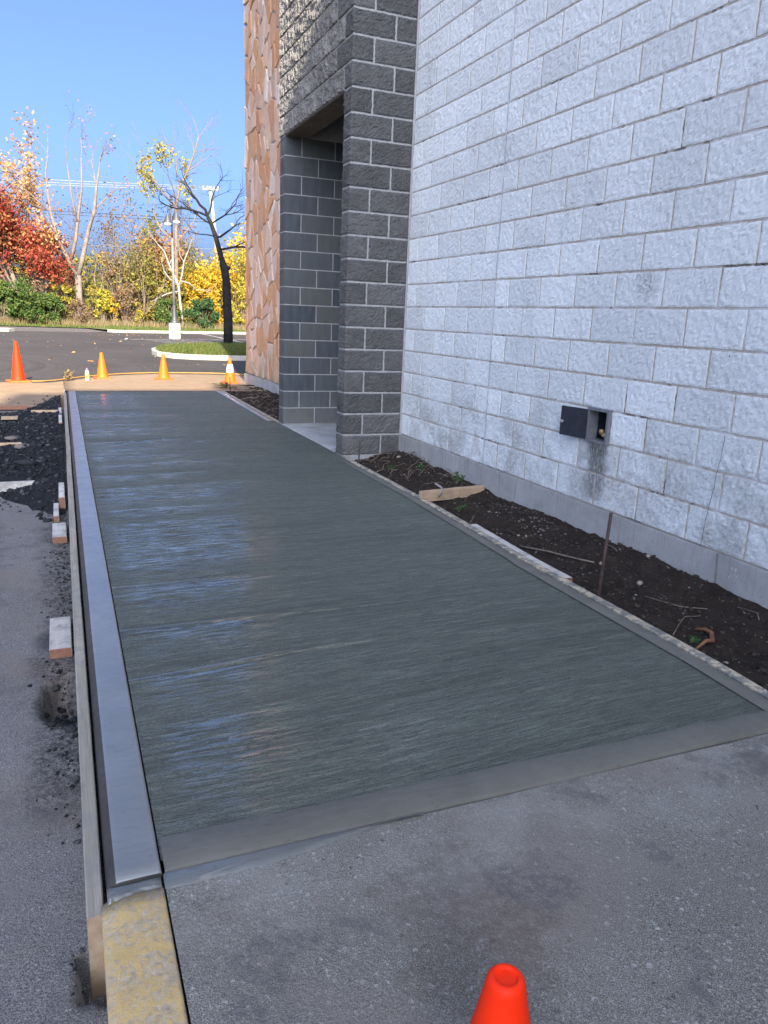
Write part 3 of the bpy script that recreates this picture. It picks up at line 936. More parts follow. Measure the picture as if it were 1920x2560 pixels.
# niche: back wall, near side wall, ceiling
MB().box(1.5, 1.9, DY0 - .1, DY1 + .01, -.3, Z0 + CO * 18).build('niche_back_wall', 'nicheshade', store)
MB().box(.001, 1.5, .0, DY0, -.3, Z0 + CO * 18).build('niche_side_wall', 'nicheshade', store)
MB().box(GX + .2, 1.9, DY0, DY1 + .1, Z0 + CO * 17, Z0 + CO * 17 + .1).build('niche_ceiling', 'nicheshade', store)
mb = MB()
xs = [GX - .022] + lin(GX + .02, 1.5, 12); ysl = lin(DY0 + .002, DY1 - .002, 14)
mb = grid_mesh(xs, ysl, lambda x, y: (.009 if x > GX else -.004) + .004 * nz(x, y, 0, 4), 'threshold', 'threshold_slab')
put('threshold_slab', mb, store)
# roof of the entrance tower and grey far return
MB().box(GX + .01, 6, .01, GY1 - .01, WTOP + 3.95, WTOP + 4.05).build('tower_roof', 'roofing', store)
MB().box(GX + .2, SX + .3, GY1 - .009, GY1 + .001, -.3, WTOP + 4).build('entrance_return', 'grey', store)
# --- stone veneer wall: facing -X at X=SX
STOP = 14.0
sw = MB().box(SX, SX + .35, GY1 + .03, SY1, ZS, STOP).build('stone_wall', 'smortar', store)

def clip(poly, nx_, ny_, d):
    out = []
    for i in range(len(poly)):
        a, b = poly[i], poly[(i + 1) % len(poly)]
        da, db = a[0] * nx_ + a[1] * ny_ - d, b[0] * nx_ + b[1] * ny_ - d
        if da <= 0: out.append(a)
        if da * db < 0:
            t = da / (da - db); out.append((a[0] + (b[0] - a[0]) * t, a[1] + (b[1] - a[1]) * t))
    return out

def voronoi_cells(w_, h_, cw, ch, seed):
    r = random.Random(seed)
    pts = []
    ny_, nx_ = int(h_ / ch), int(w_ / cw)
    for j in range(ny_):
        for i in range(nx_):
            pts.append(((i + .5 + r.uniform(-.62, .62) + (.5 if j % 2 else 0) * .6) * cw, (j + .5 + r.uniform(-.62, .62)) * ch))
    asp = ch / cw
    cells = []
    for i, (px, py) in enumerate(pts):
        poly = [(0, 0), (w_, 0), (w_, h_), (0, h_)]
        for j, (qx, qy) in enumerate(pts):
            if i == j or abs(px - qx) > 3 * cw or abs(py - qy) > 3 * ch: continue
            # anisotropic metric: y counts less
            ax, ay = qx - px, (qy - py) / asp / asp
            d = ax * (px + qx) / 2 + ay * (py + qy) / 2
            poly = clip(poly, ax, ay, d)
            if len(poly) < 3: break
        if len(poly) >= 3: cells.append(((px, py), poly))
    return cells

def stone_mesh(poly, cen, r, gap=.014):
    cx = sum(p[0] for p in poly) / len(poly); cy = sum(p[1] for p in poly) / len(poly)
    P = []
    for i in range(len(poly)):       # wobble and subdivide the outline
        a, b = poly[i], poly[(i + 1) % len(poly)]
        P.append(a)
        if math.hypot(a[0] - b[0], a[1] - b[1]) > .16:
            P.append(((a[0] + b[0]) / 2 + r.uniform(-.016, .016), (a[1] + b[1]) / 2 + r.uniform(-.016, .016)))
    def inset(p, g):
        d = math.hypot(p[0] - cx, p[1] - cy)
        f = max(.2, (d - g) / max(d, 1e-6))
        return (cx + (p[0] - cx) * f, cy + (p[1] - cy) * f)
    d0 = r.uniform(.012, .030); tx, ty = r.uniform(-.05, .05), r.uniform(-.04, .04)
    V = []; n = len(P)
    for (g_, lvl) in ((gap, -.004), (gap * 1.15, .7), (gap * 2.6, 1.0)):
        for p in P:
            q = inset(p, g_)
            dep = lvl if lvl < 0 else (d0 * lvl + (q[0] - cx) * tx + (q[1] - cy) * ty + r.uniform(-.004, .004))
            V.append((q[0] - cx, -max(dep, -.01), q[1] - cy))
    V.append((0, -(d0 * 1.08), 0))
    F = []
    for l_ in range(2):
        for i in range(n):
            F.append((l_ * n + i, l_ * n + (i + 1) % n, (l_ + 1) * n + (i + 1) % n, (l_ + 1) * n + i))
    for i in range(n): F.append((2 * n + i, 2 * n + (i + 1) % n, 3 * n))
    return mesh('stone', V, F, 'stone'), cx, cy

r = random.Random(11)
SW, SH = SY1 + .02 - 4.3, 6.9
cells = voronoi_cells(SW, SH, .27, .37, 3)
for cen, poly in cells:
    me, cx, cy = stone_mesh(poly, cen, r)
    # local x runs along -Y
    put('stone', me, sw, (SX, SY1 + .02 - cx, ZS + .01 + cy), -math.pi / 2)
mb = MB()
for cen, poly in voronoi_cells(4.3 - GY1 - .03, SH, .4, .5, 6):
    me, cx, cy = stone_mesh(poly, cen, r)
    mb.add([(SX + v.co.y, 4.3 - cx - v.co.x, ZS + .01 + cy + v.co.z) for v in me.vertices], [tuple(p.vertices) for p in me.polygons])
    bpy.data.meshes.remove(me)
SW = SY1 + .02 - (GY1 + .03)
for cen, poly in voronoi_cells(SW, STOP - ZS - SH - .05, .55, .62, 5):
    me, cx, cy = stone_mesh(poly, cen, r)
    mb.add([(SX + v.co.y, SY1 + .02 - cx - v.co.x, ZS + SH + .03 + cy + v.co.z) for v in me.vertices], [tuple(p.vertices) for p in me.polygons])
    bpy.data.meshes.remove(me)
o = mb.build('further_stones', 'stone', sw); o['kind'] = 'stuff'
MB().box(SX + .351, 7, GY1, SY1 - .02, -.3, STOP).build('tower_core', 'unseen_wing', store)
MB().box(SX - .1, 7.1, GY1 - .05, SY1 + .1, STOP, STOP + .1).build('tower_coping', 'farkerb', store)
# main hall behind the white wall and the wing behind the photographer, added out of view, its parapet sized and stepped to throw the long shade
MB().box(.26, 14, -9, 0, -.3, WTOP).build('hall_core', 'unseen_wing', store)
YW = -24.0
TE = math.tan(EL) / math.cos(AZ)
Hh = lambda yg: (yg - YW) * TE
xs_ = -.62 + (YW - 6.6) * math.tan(AZ)
MB().box(-8.5, xs_, YW - 6, YW, -.3, Hh(6.42)).build('unseen_wing', 'unseen_wing', store)
MB().box(xs_ + .002, 14, YW - 6, YW, -.3, Hh(7.62)).build('unseen_wing', 'unseen_wing', store)
MB().box(1.5, 14, YW + .002, -9.002, -.3, WTOP).build('unseen_wing', 'unseen_wing', store)

# ------------------------------------------------------------------ tap box in the wall
tb = emp('tap_box', (0, -3.03, .60), 'open black steel tap box set into the white block wall', 'utility box')
# local: y along wall, z up, x into the wall (+)
def loc_box(mb, y0, y1, z0, z1, x0, x1, mi=0): return mb.box(x0, x1, y0, y1, z0, z1, mi)
mb = MB()
loc_box(mb, -.105, -.088, .0, .215, -.030, .05); loc_box(mb, .088, .105, .0, .215, -.030, .05)
loc_box(mb, -.0879, .0879, .198, .215, -.030, .05); loc_box(mb, -.0879, .0879, .0, .017, -.030, .05)
mb.build('frame', 'boxgrey', tb)
mb = MB()
loc_box(mb, -.10, .10, .004, .21, .11, .12); loc_box(mb, -.10, -.090, .004, .21, .051, .1099); loc_box(mb, .090, .10, .004, .21, .051, .1099); loc_box(mb, -.0899, .0899, .2, .21, .051, .1099); loc_box(mb, -.0899, .0899, .004, .014, .051, .1099)
mb.build('box_liner', 'black', tb)
d = MB()
loc_box(d, .0, .215, .012, .20, -.006, .0); loc_box(d, .004, .211, .012, .018, .0001, .008); loc_box(d, .004, .211, .194, .20, .0001, .008)
door = d.build('door', 'black', tb, (-.034, .092, 0))
door.rotation_euler.z = math.radians(12)
MB().lathe([(0, .0), (.009, .0), (.009, .010), (.012, .014), (.006, .02), (0, .02)], 12).build('knob', 'steelgrey', door, (-.006, .195, .10)).rotation_euler.y = -math.pi / 2
mb = MB()
mb.tube([(.11, -.035, .065), (.05, -.035, .065), (.02, -.033, .058)], [.012, .012, .010], 10)
mb.tube([(.022, -.034, .06), (.0, -.032, .045)], [.011, .013], 10)
mb.build('tap', 'brass', tb, smooth=True)
mb = MB().tube([(.03, .0, .07), (.005, .0, .068)], [.016, .017], 10).tube([(.05, -.035, .07), (.05, -.035, .09)], .005, 6)
mb.build('valve', 'brass', tb, smooth=True)
mb = MB(); loc_box(mb, -.075, -.03, .06, .165, .096, .1085); mb.build('inner_plate', 'boxgrey', tb)

# ------------------------------------------------------------------ ground: parking lot sheet with a dug hole and a pile of broken asphalt
def kx(y): return -2.939 + .0044 * (y + 5.2)        # joint between kerb and walk
BT = .038                                            # board thickness
def board_r(y): return kx(y) - .136                  # right face of the left form board

def lot_z(x, y):
    z = -.135 + .075 * sstep(3.5, 8.0, y)
    if y > 46: z += .0
    return z

def hole(x, y):
    d = math.hypot((x + 3.16) / .075, (y + 4.02) / .20)
    return -.13 * (1 - sstep(.55, 1.15, d + .25 * nz(x, y, 0, 14)))

def lot(x, y):
    z = lot_z(x, y)
    if x > -5 and y < 8 and y > -7: z += .0025 * nz(x, y, 1, 9)
    z += hole(x, y)
    if -3.25 < x < -3.0 and -5.6 < y < -5.22:   # trench at the end of the board
        d = max(abs(x + 3.104) / .032, abs(y + 5.372) / .070) + .15 * nz(x, y, 2, 30)
        z -= .13 * (1 - sstep(.82, 1.02, d))
    return z
fx = [-90, -40, -20, -12, -8, -6, -5, -4.5] + lin(-4.2, -3.4, 20) + lin(-3.38, -3.0, 24) + [-2.9, -2, -1, 0, 2, 5, 10, 20, 40, 90]
fy = [-60, -30, -15, -10, -8] + lin(-7, -5.62, 20) + lin(-5.6, -3.6, 90) + lin(-3.5, 4, 90) + lin(4.2, 8.2, 16) + [10, 13, 17, 22, 28, 34, 40, 46, 47]
o = put('parking_lot', grid_mesh(fx, fy, lot, 'asphalt', 'parking_lot')); tag(o, kind='structure')
o = put('meadow', grid_mesh([-900, -300, -90, -30, 0, 30, 90, 300, 900], [46.99, 60, 80, 150, 400, 1500], lambda x, y: -.03 if y < 50 else -.03 + 0 * y, 'terrain', 'meadow')); tag(o, kind='structure')
o = put('side_ground', grid_mesh([-900, -300, -90.01], [-900, -300, 0, 46.98], lambda x, y: -.14, 'terrain', 'side_ground')); tag(o, kind='structure')
o = put('side_ground', grid_mesh([90.01, 300, 900], [-900, -300, 0, 46.98], lambda x, y: -.14, 'terrain', 'side_ground')); tag(o, kind='structure')
o = put('side_ground', grid_mesh([-90, 0, 90], [-900, -300, -60.01], lambda x, y: -.14, 'terrain', 'side_ground')); tag(o, kind='structure')

# ------------------------------------------------------------------ new walkway
YA, YB = -5.262, 6.19
FORM = [(-5.27, -.768), (-4.74, -.737), (-4.07, -.733), (-3.37, -.728), (-2.76, -.697), (-1.81, -.66), (-.37, -.655), (-.03, -.635), (.0, GX - .016), (2.37, GX - .016), (2.40, -.63), (4, -.61), (6.2, -.575)]
def wr(y): return interp(FORM, y)
ridge = [(-4.23, .0030, .010, lambda x: .09 * math.exp(-((x + 2.1) / .55) ** 2)), (-3.75, .0026, .008, lambda x: -.01 * (x + 2.9)), (-3.21, .0022, .008, lambda x: .02 * (x + 2.9)),
         (-2.68, .0022, .007, lambda x: .11 * (x + 2.9)), (-2.16, .0020, .007, lambda x: .12 * (x + 2.9)), (-1.35, .0018, .008, lambda x: .05 * (x + 2.9)), (-.55, .0018, .008, lambda x: .05 * (x + 2.9)),
         (.62, .0030, .010, lambda x: .53 * (x + 2.85) - .06 * (x + 2.85) ** 2), (.87, .0034, .010, lambda x: .62 * (x + 2.9) - .11 * (x + 2.9) ** 2), (1.9, .0022, .012, lambda x: .15 * (x + 2.9)), (2.7, .0022, .012, lambda x: .1 * (x + 2.9)),
         (3.4, .0024, .014, lambda x: .08 * (x + 2.9)), (4.1, .0024, .014, lambda x: .05 * (x + 2.9)), (4.8, .0026, .016, lambda x: .03 * (x + 2.9)), (5.4, .0026, .016, lambda x: 0), (-4.72, .0012, .008, lambda x: .06 * (x + 2.9))]
def walk_z(x, y):
    z = .0012 * nz(x * .5, y * 9, 0, 1) + .0008 * nz(x * .9, y * 30, 3, 1)
    for y0, a, w_, f in ridge:
        d = y - y0 - f(x) - .006 * nz(x, y0, 4, 3)
        if abs(d) < 6 * w_:
            fade = .35 + .65 * sstep(-.9, -2.1, x)
            z += a * (1.5 if a > .0019 else 1.0) * fade * (math.exp(-(d / w_) ** 2) - .5 * math.exp(-((d + 2.2 * w_) / (1.4 * w_)) ** 2))
    # float mark that crosses the strokes near the middle
    return z
# tapered grid between kerb joint and form/wall, leaving the smooth edge bands aside
BW = .13
def band_in(y):      # inner edge of the right-hand smooth band
    if y < -.3: return wr(y) - (.085 if y < -3.4 else .075)
    if y < 2.45: return wr(y) - .0
    return wr(y) - .10
def walk_edge(y): return wr(y) - (.03 if (y < -.32 or y > 2.45) else 0)
for k_ in range(34):
    yq = rng.uniform(-5.0, 6.0); sl_ = rng.uniform(-.02, .14); x0_ = rng.uniform(-2.9, -1.6)
    ridge.append((yq, rng.uniform(.0008, .0018), rng.uniform(.006, .012), (lambda s_, q_: (lambda x: s_ * (x + 2.9) + .03 * nz(x, q_, 0, .8)))(sl_, yq)))
nyw, nxw = 1250, 40
V = []; F = []
y0w, y1w = YA + .05, YB
for j in range(nyw + 1):
    y = y0w + (y1w - y0w) * j / nyw
    yy = y
    a, b = kx(y) + .002, walk_edge(y)
    for i in range(nxw + 1):
        x = a + (b - a) * i / nxw
        # near edge of the broomed field is not quite straight
        yj = y + (.012 * nz(x, 1, 0, 3) if j == 0 else 0)
        V.append((x, yj, walk_z(x, y) - .0025))
for j in range(nyw):
    for i in range(nxw):
        a = j * (nxw + 1) + i
        F.append((a, a + 1, a + nxw + 2, a + nxw + 1))
me = np_mesh('walkway', V, F, 'walk', True)
SL = np.zeros(len(V)); WT = np.zeros(len(V))
for q, (x, y, z) in enumerate(V):
    fade = .14 + .86 * sstep(-1.6, -2.3, x)
    fade_e = sstep(-2.9, -2.82, x)
    for y0, a, w_, f in ridge:
        d = y - y0 - f(x) - .006 * nz(x, y0, 4, 3)
        if -.02 < d < .035:
            SL[q] = max(SL[q], math.exp(-((d - .3 * w_) / (1.1 * w_)) ** 2) * fade * (a / .003) * (.7 + .6 * nz(x, y0, 9, 1.5)))
        if -.34 < d < 0:
            WT[q] = max(WT[q], math.exp(d / .16) * sstep(-1.65, -2.45, x + .5 * nz(x, y, y0, 1.2)) * fade_e)
SL = np.clip(SL, 0, 1)
for nm, ar in (('slick', SL), ('wet', WT)):
    at_ = me.attributes.new(nm, 'FLOAT', 'POINT'); at_.data.foreach_set('value', ar.astype(np.float32))
o = put('walkway', me); tag(o, kind='structure')
# smooth tooled bands: near end, right side near the bed, right side at the far end
def strip(name, pts_in, pts_out, z_in, z_out, mat, drop=.0, parent=None, kind='structure', nseg=5, rr=.012):
    """band between two polylines with a rounded outer edge that drops below"""
    V = []; F = []
    prof = [(0, 0), (.03, .0018), (.5, .0018), (.9, .0012)] + [(1 - .1 * math.cos(t) * 0 + 0, -rr * (1 - math.cos(t))) for t in (.5, 1.0, 1.57)] + [(1.0, -drop)]
    n = len(prof)
    for (a, b) in zip(pts_in, pts_out):
        for k, (f, dz) in enumerate(prof):
            ff = f
            if 4 <= k <= 6: ff = 1 + (math.sin((.5, 1.0, 1.57)[k - 4]) - 1) * .12
            V.append((a[0] + (b[0] - a[0]) * ff, a[1] + (b[1] - a[1]) * ff, z_in + (z_out - z_in) * f + dz + .0009 * nz(a[0] * 3, a[1] * 3, f * 4)))
    for j in range(len(pts_in) - 1):
        for k in range(n - 1):
            a = j * n + k
            F.append((a, a + n, a + n + 1, a + 1))
    o = put(name, mesh(name, V, F, mat, None, True), parent)
    if not parent: tag(o, kind=kind)
    return o
walk = o
xsn = lin(kx(YA) + .006, -.772, 60)
strip('edge_band', [(x, YA + BW + .004 * nz(x, 1, 0, 3) - .02 * (x + 2.9) / 2.2, 0) for x in xsn], [(x, YA + .002 + .006 * nz(x, 9, 0, 2), 0) for x in xsn], .0025, .0015, 'border', .06, walk)
ysn = lin(YA + .02, -.3, 90)
strip('edge_band', [(band_in(y) - .002, y, 0) for y in ysn][::-1], [(wr(y) - .003, y, 0) for y in ysn][::-1], .0025, .001, 'border', .05, walk, rr=.008)
ysn = lin(2.45, YB, 30)
strip('edge_band', [(band_in(y) - .002, y, 0) for y in ysn][::-1], [(wr(y) - .003, y, 0) for y in ysn][::-1], .002, .001, 'kerb', .05, walk, rr=.008)
# ------------------------------------------------------------------ kerb: new wet one, old yellow one
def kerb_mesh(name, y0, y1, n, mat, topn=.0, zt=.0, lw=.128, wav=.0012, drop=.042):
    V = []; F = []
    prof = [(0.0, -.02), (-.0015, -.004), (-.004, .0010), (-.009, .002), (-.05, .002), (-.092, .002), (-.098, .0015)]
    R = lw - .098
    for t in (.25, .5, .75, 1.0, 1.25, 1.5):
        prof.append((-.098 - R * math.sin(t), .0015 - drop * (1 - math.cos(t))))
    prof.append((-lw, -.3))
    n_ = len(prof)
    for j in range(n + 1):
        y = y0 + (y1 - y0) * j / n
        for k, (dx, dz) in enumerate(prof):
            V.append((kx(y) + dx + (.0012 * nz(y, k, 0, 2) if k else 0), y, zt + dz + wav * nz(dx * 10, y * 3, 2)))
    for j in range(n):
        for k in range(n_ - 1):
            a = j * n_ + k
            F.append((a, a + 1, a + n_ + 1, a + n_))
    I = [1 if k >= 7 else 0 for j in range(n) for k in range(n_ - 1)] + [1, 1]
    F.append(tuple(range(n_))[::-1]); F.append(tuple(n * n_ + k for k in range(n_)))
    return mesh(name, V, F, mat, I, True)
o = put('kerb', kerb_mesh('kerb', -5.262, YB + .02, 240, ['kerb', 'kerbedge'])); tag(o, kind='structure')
o = put('yellow_kerb', kerb_mesh('yellow_kerb', -9.5, -5.305, 90, ['yellow', 'yellow'], zt=-.006, lw=.142, wav=.004, drop=.014)); tag(o, kind='structure')
# slurry smeared where new meets old
def smear(name, pts, z, mat, th=.006):
    cx = sum(p[0] for p in pts) / len(pts); cy = sum(p[1] for p in pts) / len(pts)
    n = len(pts); V = []
    for f, h in ((1, -.004), (.9, th * .7), (.55, th)):
        for p in pts:
            if f == 1: V.append((p[0], p[1], z + h))
            else: V.append((cx + (p[0] - cx) * (.985 if f == .9 else f), p[1] + (cy - p[1]) * (.25 if f == .9 else .6), z + h + .001 * nz(p[0], p[1], 0, 40)))
    F = [(l_ * n + i, l_ * n + (i + 1) % n, (l_ + 1) * n + (i + 1) % n, (l_ + 1) * n + i) for l_ in range(2) for i in range(n)]
    F.append(tuple(2 * n + i for i in range(n)))
    return put(name, mesh(name, V, F, mat, None, True))
pts = [(x, YA - .0 + .0, 0) for x in lin(kx(YA), -2.25, 24)] + [(x, YA - .052 + .045 * sstep(-2.75, -2.28, x) + .006 * nz(x, 2, 0, 22), 0) for x in lin(-2.25, kx(YA), 24)]
tag(smear('slurry', pts, .0, 'slurry', .004), kind='structure')
pts = [(x, -5.268, 0) for x in lin(-3.066, -2.945, 12)] + [(x, -5.305 + .007 * nz(x, 3, 0, 45) - .012 * sstep(-2.99, -3.05, x), 0) for x in lin(-2.945, -3.066, 14)]
tag(smear('slurry', pts, -.006, 'slurry', .010), kind='structure')

# ------------------------------------------------------------------ old slab in front, pale apron at the far end
o = put('old_slab', grid_mesh(lin(kx(-6) + .004, -.03, 40), lin(-9.5, YA - .004, 60), lambda x, y: -.0035 + .0022 * nz(x, y, 0, 3) + .001 * nz(x, y, 0, 17), 'slab', 'old_slab')); tag(o, kind='structure')
AP = [(-3.05, 8.75), (-2.94, 8.85), (-2.2, 9.9), (-1.7, 10.35), (-1.2, 10.62), (-.1, 10.64), (.75, 10.4), (2.5, 10.2)]
V = []; F = []
xsa = lin(-3.04, 2.5, 24); ta = lin(0, 1, 14)
for t in ta:
    for x in xsa:
        y = (YB + .012) + (interp(AP, x) - YB - .012) * t
        V.append((x, y, .0 - .052 * sstep(.1, 1, t) + .002 * nz(x, y, 0, 2)))
n_ = len(xsa)
for j in range(14):
    for i in range(n_ - 1):
        a = j * n_ + i; F.append((a, a + 1, a + n_ + 1, a + n_))
b = len(V)
for i in range(n_):      # outer rim down to the lot
    x, y, z = V[14 * n_ + i]; V.append((x, y + .01, -.2))
for i in range(n_ - 1): F.append((14 * n_ + i, 14 * n_ + i + 1, b + i + 1, b + i))
b = len(V)
for j in range(15):
    x, y, z = V[j * n_]; V.append((x - .005, y, -.2))
for j in range(14): F.append(((j + 1) * n_, j * n_, b + j, b + j + 1))
o = put('apron', mesh('apron', V, F, 'apron', None, True)); tag(o, kind='structure')
def gut_far(x): return interp([(-9, 8.35), (-4.09, 8.33), (-3.34, 8.19), (-3.04, 8.6)], x)
V = []; F = []
xsa = lin(-9, -3.052, 24)
for j in range(11):
    for x in xsa:
        y = 4.75 + .05 * nz(x, 0, 0, 3) + (gut_far(x) - 4.75) * j / 10
        V.append((x, y, lot_z(x, y) + .006 + .003 * nz(x, y, 0, 2)))
n_ = len(xsa)
for j in range(10):
    for i in range(n_ - 1):
        a = j * n_ + i; F.append((a, a + 1, a + n_ + 1, a + n_))
o = put('gutter', mesh('gutter', V, F, 'apron', None, True)); tag(o, kind='structure')

# ------------------------------------------------------------------ form boards and stakes
def plank(name, pts, w_, th, mats, label, cat='board', group=None, zdrop=None, rough=.0015):
    """plank on edge or flat along a polyline of centre points: w_ sideways, th downwards from the top"""
    n = len(pts); V = []; F = []; I = []
    base = Vector((pts[0][0], pts[0][1], pts[0][2] - th))
    b_ = .003
    for i, p in enumerate(pts):
        a = Vector(pts[max(i - 1, 0)]); c = Vector(pts[min(i + 1, n - 1)])
        d = (c - a); d.z = 0; d.normalize(); s_ = Vector((d.y, -d.x, 0))
        p = Vector(p)
        for (sx, sz) in ((-w_ / 2, -th), (w_ / 2, -th), (w_ / 2, -b_), (w_ / 2 - b_, 0), (-w_ / 2 + b_, 0), (-w_ / 2, -b_)):
            q = p + s_ * (sx + rough * nz(p.x, p.y, sx * 30 + sz * 9, 4)) + Vector((0, 0, sz + rough * nz(p.x, p.y, 7 + sx * 20, 4)))
            V.append(tuple(q - base))
    for i in range(n - 1):
        for k in range(6):
            F.append((i * 6 + k, (i + 1) * 6 + k, (i + 1) * 6 + (k + 1) % 6, i * 6 + (k + 1) % 6)); I.append(0)
    F.append(tuple(range(6))); I.append(1)
    F.append(tuple((n - 1) * 6 + k for k in range(6))[::-1]); I.append(1)
    o = put(name, mesh(name, V, F, mats, I), None, base)
    return tag(o, label, cat, group)

yb = lin(-5.325, 6.75, 70)
lb = plank('form_board', [(board_r(y) - BT / 2 + .004 * nz(y, 2, 0, .5), y, -.020 + .006 * nz(y, 5, 0, .4)) for y in yb], BT, .235, ['formwood', 'endwet'], 'long weathered form board along the left side of the wet kerb', 'form board')
# stuck stamp of wood and a wet stain on the near end of the board
rb = plank('form_board', [(wr(y) + .026, y, .004 + .003 * nz(y, 4, 0, 1)) for y in lin(-5.25, -.02, 46)], .046, .12, ['formsplash', 'endwet'], 'cement splashed form board between wet walkway and soil bed', 'form board')
fb = plank('form_board', [(wr(y) + .026, y, .002) for y in lin(2.42, 6.2, 24)], .046, .12, ['formwood', 'endwet'], 'form board beside the far soil bed under the stone wall', 'form board')
sp = plank('splice_board', [(wr(y) + .052 + .022, y, .004) for y in lin(-3.73, -2.62, 10)], .042, .09, ['freshwoody', 'cutend'], 'clean splice board screwed behind the splashed form board', 'board')
def flat_piece(name, x0, x1, y0, y1, zt, th, label, mats=('freshwoody', 'cutend'), rz=0.0, cat='wood block', group=None, tilt=0.0):
    mb = MB()
    w_, d_ = x1 - x0, y1 - y0
    mb.box(-w_ / 2, w_ / 2, -d_ / 2, d_ / 2, 0, th, 0, None, 1)
    o = mb.build(name, list(mats), None, ((x0 + x1) / 2, (y0 + y1) / 2, zt - th), rz)
    o.rotation_euler.x = tilt
    add_bevel(o, .003)
    return tag(o, label, cat, group)
GB = 'wood blocks bracing the left form board'
flat_piece('wood_block', -3.205, -3.117, -3.655, -3.29, -.090, .043, 'nearest pale wood block against the left form board, beside a black hole', group=GB)
flat_piece('wood_block', -3.200, -3.117, -1.93, -1.58, -.090, .043, 'pale wood block with pencil lines, second nearest along left form board', group=GB)
flat_piece('wood_block', -3.195, -3.160, -1.395, -1.0, -.092, .042, 'narrow low wood block tucked beside a taller one at the left form board', group=GB)
flat_piece('wood_block', -3.157, -3.117, -1.08, -.56, -.035, .10, 'upright wood block with reddish end at the near tip of the black rubble', group=GB)
flat_piece('wood_block', -3.145, -3.108, 2.82, 4.30, -.030, .14, 'far wood block at the left form board where a brace board meets it', group=GB)
GS = 'brace boards half buried in the black rubble'
def brace(x0, x1, y, zt, th, label, tilt=0.0, rz=0.0, mats=('freshwood', 'endwet')):
    mb = MB().box(-(x1 - x0) / 2, (x1 - x0) / 2, -.019, .019, 0, th, 0, 1)
    o = mb.build('brace_board', list(mats), None, ((x0 + x1) / 2, y, zt - th), rz)
    o.rotation_euler.y = tilt
    add_bevel(o, .002)
    return tag(o, label, 'board', GS)
brace(-3.47, -3.15, 3.9, -.015, .09, 'short pale brace board butting the form board at far left')
brace(-5.2, -3.53, 4.72, -.055, .05, 'reddish board lying where the rubble meets the grey gutter', mats=('cutend', 'cutend'))
brace(-4.6, -3.55, 2.30, -.045, .06, 'grey brace board sticking out of the rubble, second from far end', mats=('formwood', 'endwet'))
brace(-4.6, -3.49, 1.46, -.040, .07, 'yellowish brace board in the middle of the black rubble', rz=.02)
brace(-4.6, -3.33, -.40, -.050, .075, 'nearest brace board with snowy white top at the rubble edge', rz=.03, mats=('freshwoody', 'endwet'))
flat_piece('wood_scrap', -3.78, -3.60, 3.25, 3.37, -.02, .03, 'small tan wood scrap on the black rubble at left', ('freshwood', 'endwet'), cat='wood scrap')

# ------------------------------------------------------------------ black rubble heap left of the board
def heap_h(x, y):
    edge_near = -1.32 + .9 * sstep(-3.15, -3.75, x) + (1.2 if x < -3.75 else 0) * sstep(-3.75, -4.2, x)
    edge_far = 6.3 + (x + 3.1) * 3.2
    edge_far = max(edge_far, 4.45)
    a = sstep(edge_near - .1, edge_near + .9, y + .25 * nz(x, y, 0, 4)) * (1 - sstep(edge_far - .7, edge_far + .15, y + .2 * nz(x, y, 3, 4)))
    a *= sstep(-5.2, -4.2, x)
    h = .085 * a * (1 + .5 * nz(x, y, 1, 1.7)) + a * (.030 * nz(x, y, 2, 7) + .016 * nz(x, y, 5, 17))
    return h - .012
hx = lin(-5.2, -3.118, 64); hy = lin(-1.6, 6.6, 230)
o = put('rubble_heap', grid_mesh(hx, hy, lambda x, y: lot_z(x, y) + heap_h(x, y), 'rubble', 'rubble_heap')); tag(o, kind='structure')
P = []; S = []
rr = random.Random(5)
while len(P) < 4200:
    x = rr.uniform(-4.6, -3.12); y = rr.uniform(-1.9, 6.6)
    h = heap_h(x, y)
    if h < .0:
        near_ = max(heap_h(x, y + .28), heap_h(x + .12, y + .1), heap_h(x, y - .2)) > .0
        if rr.random() > (.45 if near_ else .05): continue
    s_ = .006 + .02 * rr.random() ** 3
    P.append((x, y, lot_z(x, y) + max(h, 0) + s_ * .2)); S.append(s_)
for k in range(420):    # crumbs along the board and round the hole
    y = rr.uniform(-4.9, -1.0); x = -3.115 - abs(rr.gauss(0, .05))
    if -4.3 < y < -3.7: x -= rr.random() * .06
    if hole(x, y) < -.02: continue
    s_ = .003 + .006 * rr.random() ** 2
    P.append((x, y, lot_z(x, y) + s_ * .4)); S.append(s_)
for k in range(160):
    y = rr.gauss(-4.05, .10); x = -3.15 + rr.gauss(0, .03)
    if x > -3.118: continue
    s_ = .005 + .016 * rr.random() ** 2
    P.append((x, y, lot(x, y) + s_ * .4)); S.append(s_)
for k in range(80):
    y = rr.uniform(-5.42, -5.28); x = rr.uniform(-3.15, -3.085)
    s_ = .002 + .004 * rr.random() ** 2
    P.append((x, y, lot(x, y) + s_ * .4)); S.append(s_)
o = lumps('asphalt_crumbs', P, S, 'chunk', None, .75, .35); tag(o, 'loose black asphalt crumbs heaped along the left form board', 'rubble', kind='stuff')
GR = 'big slabs of broken asphalt in the heap'
def chunk(x, y, sx, sy, sz, rz, label, mat='chunk', group=GR, name='asphalt_chunk', cat='asphalt chunk', z=None, tx=0.0):
    V = ICO_V * (1 + rng.uniform(-.22, .22, (len(ICO_V), 1))) * np.array([sx, sy, sz])
    o = put(name, np_mesh(name, V, ICO_F, mat), None, (x, y, (lot_z(x, y) + max(0, heap_h(x, y)) if z is None else z) + sz * .35), rz)
    o.rotation_euler.x = tx
    return tag(o, label, cat, group)
chunk(-3.60, 1.9, .10, .05, .022, .4, 'flat grey asphalt slab beside the grey brace board', 'pebble', tx=.2)
chunk(-3.46, 1.25, .12, .05, .02, .5, 'flat dark asphalt slab right of the yellowish brace board', 'pebble', tx=.3)
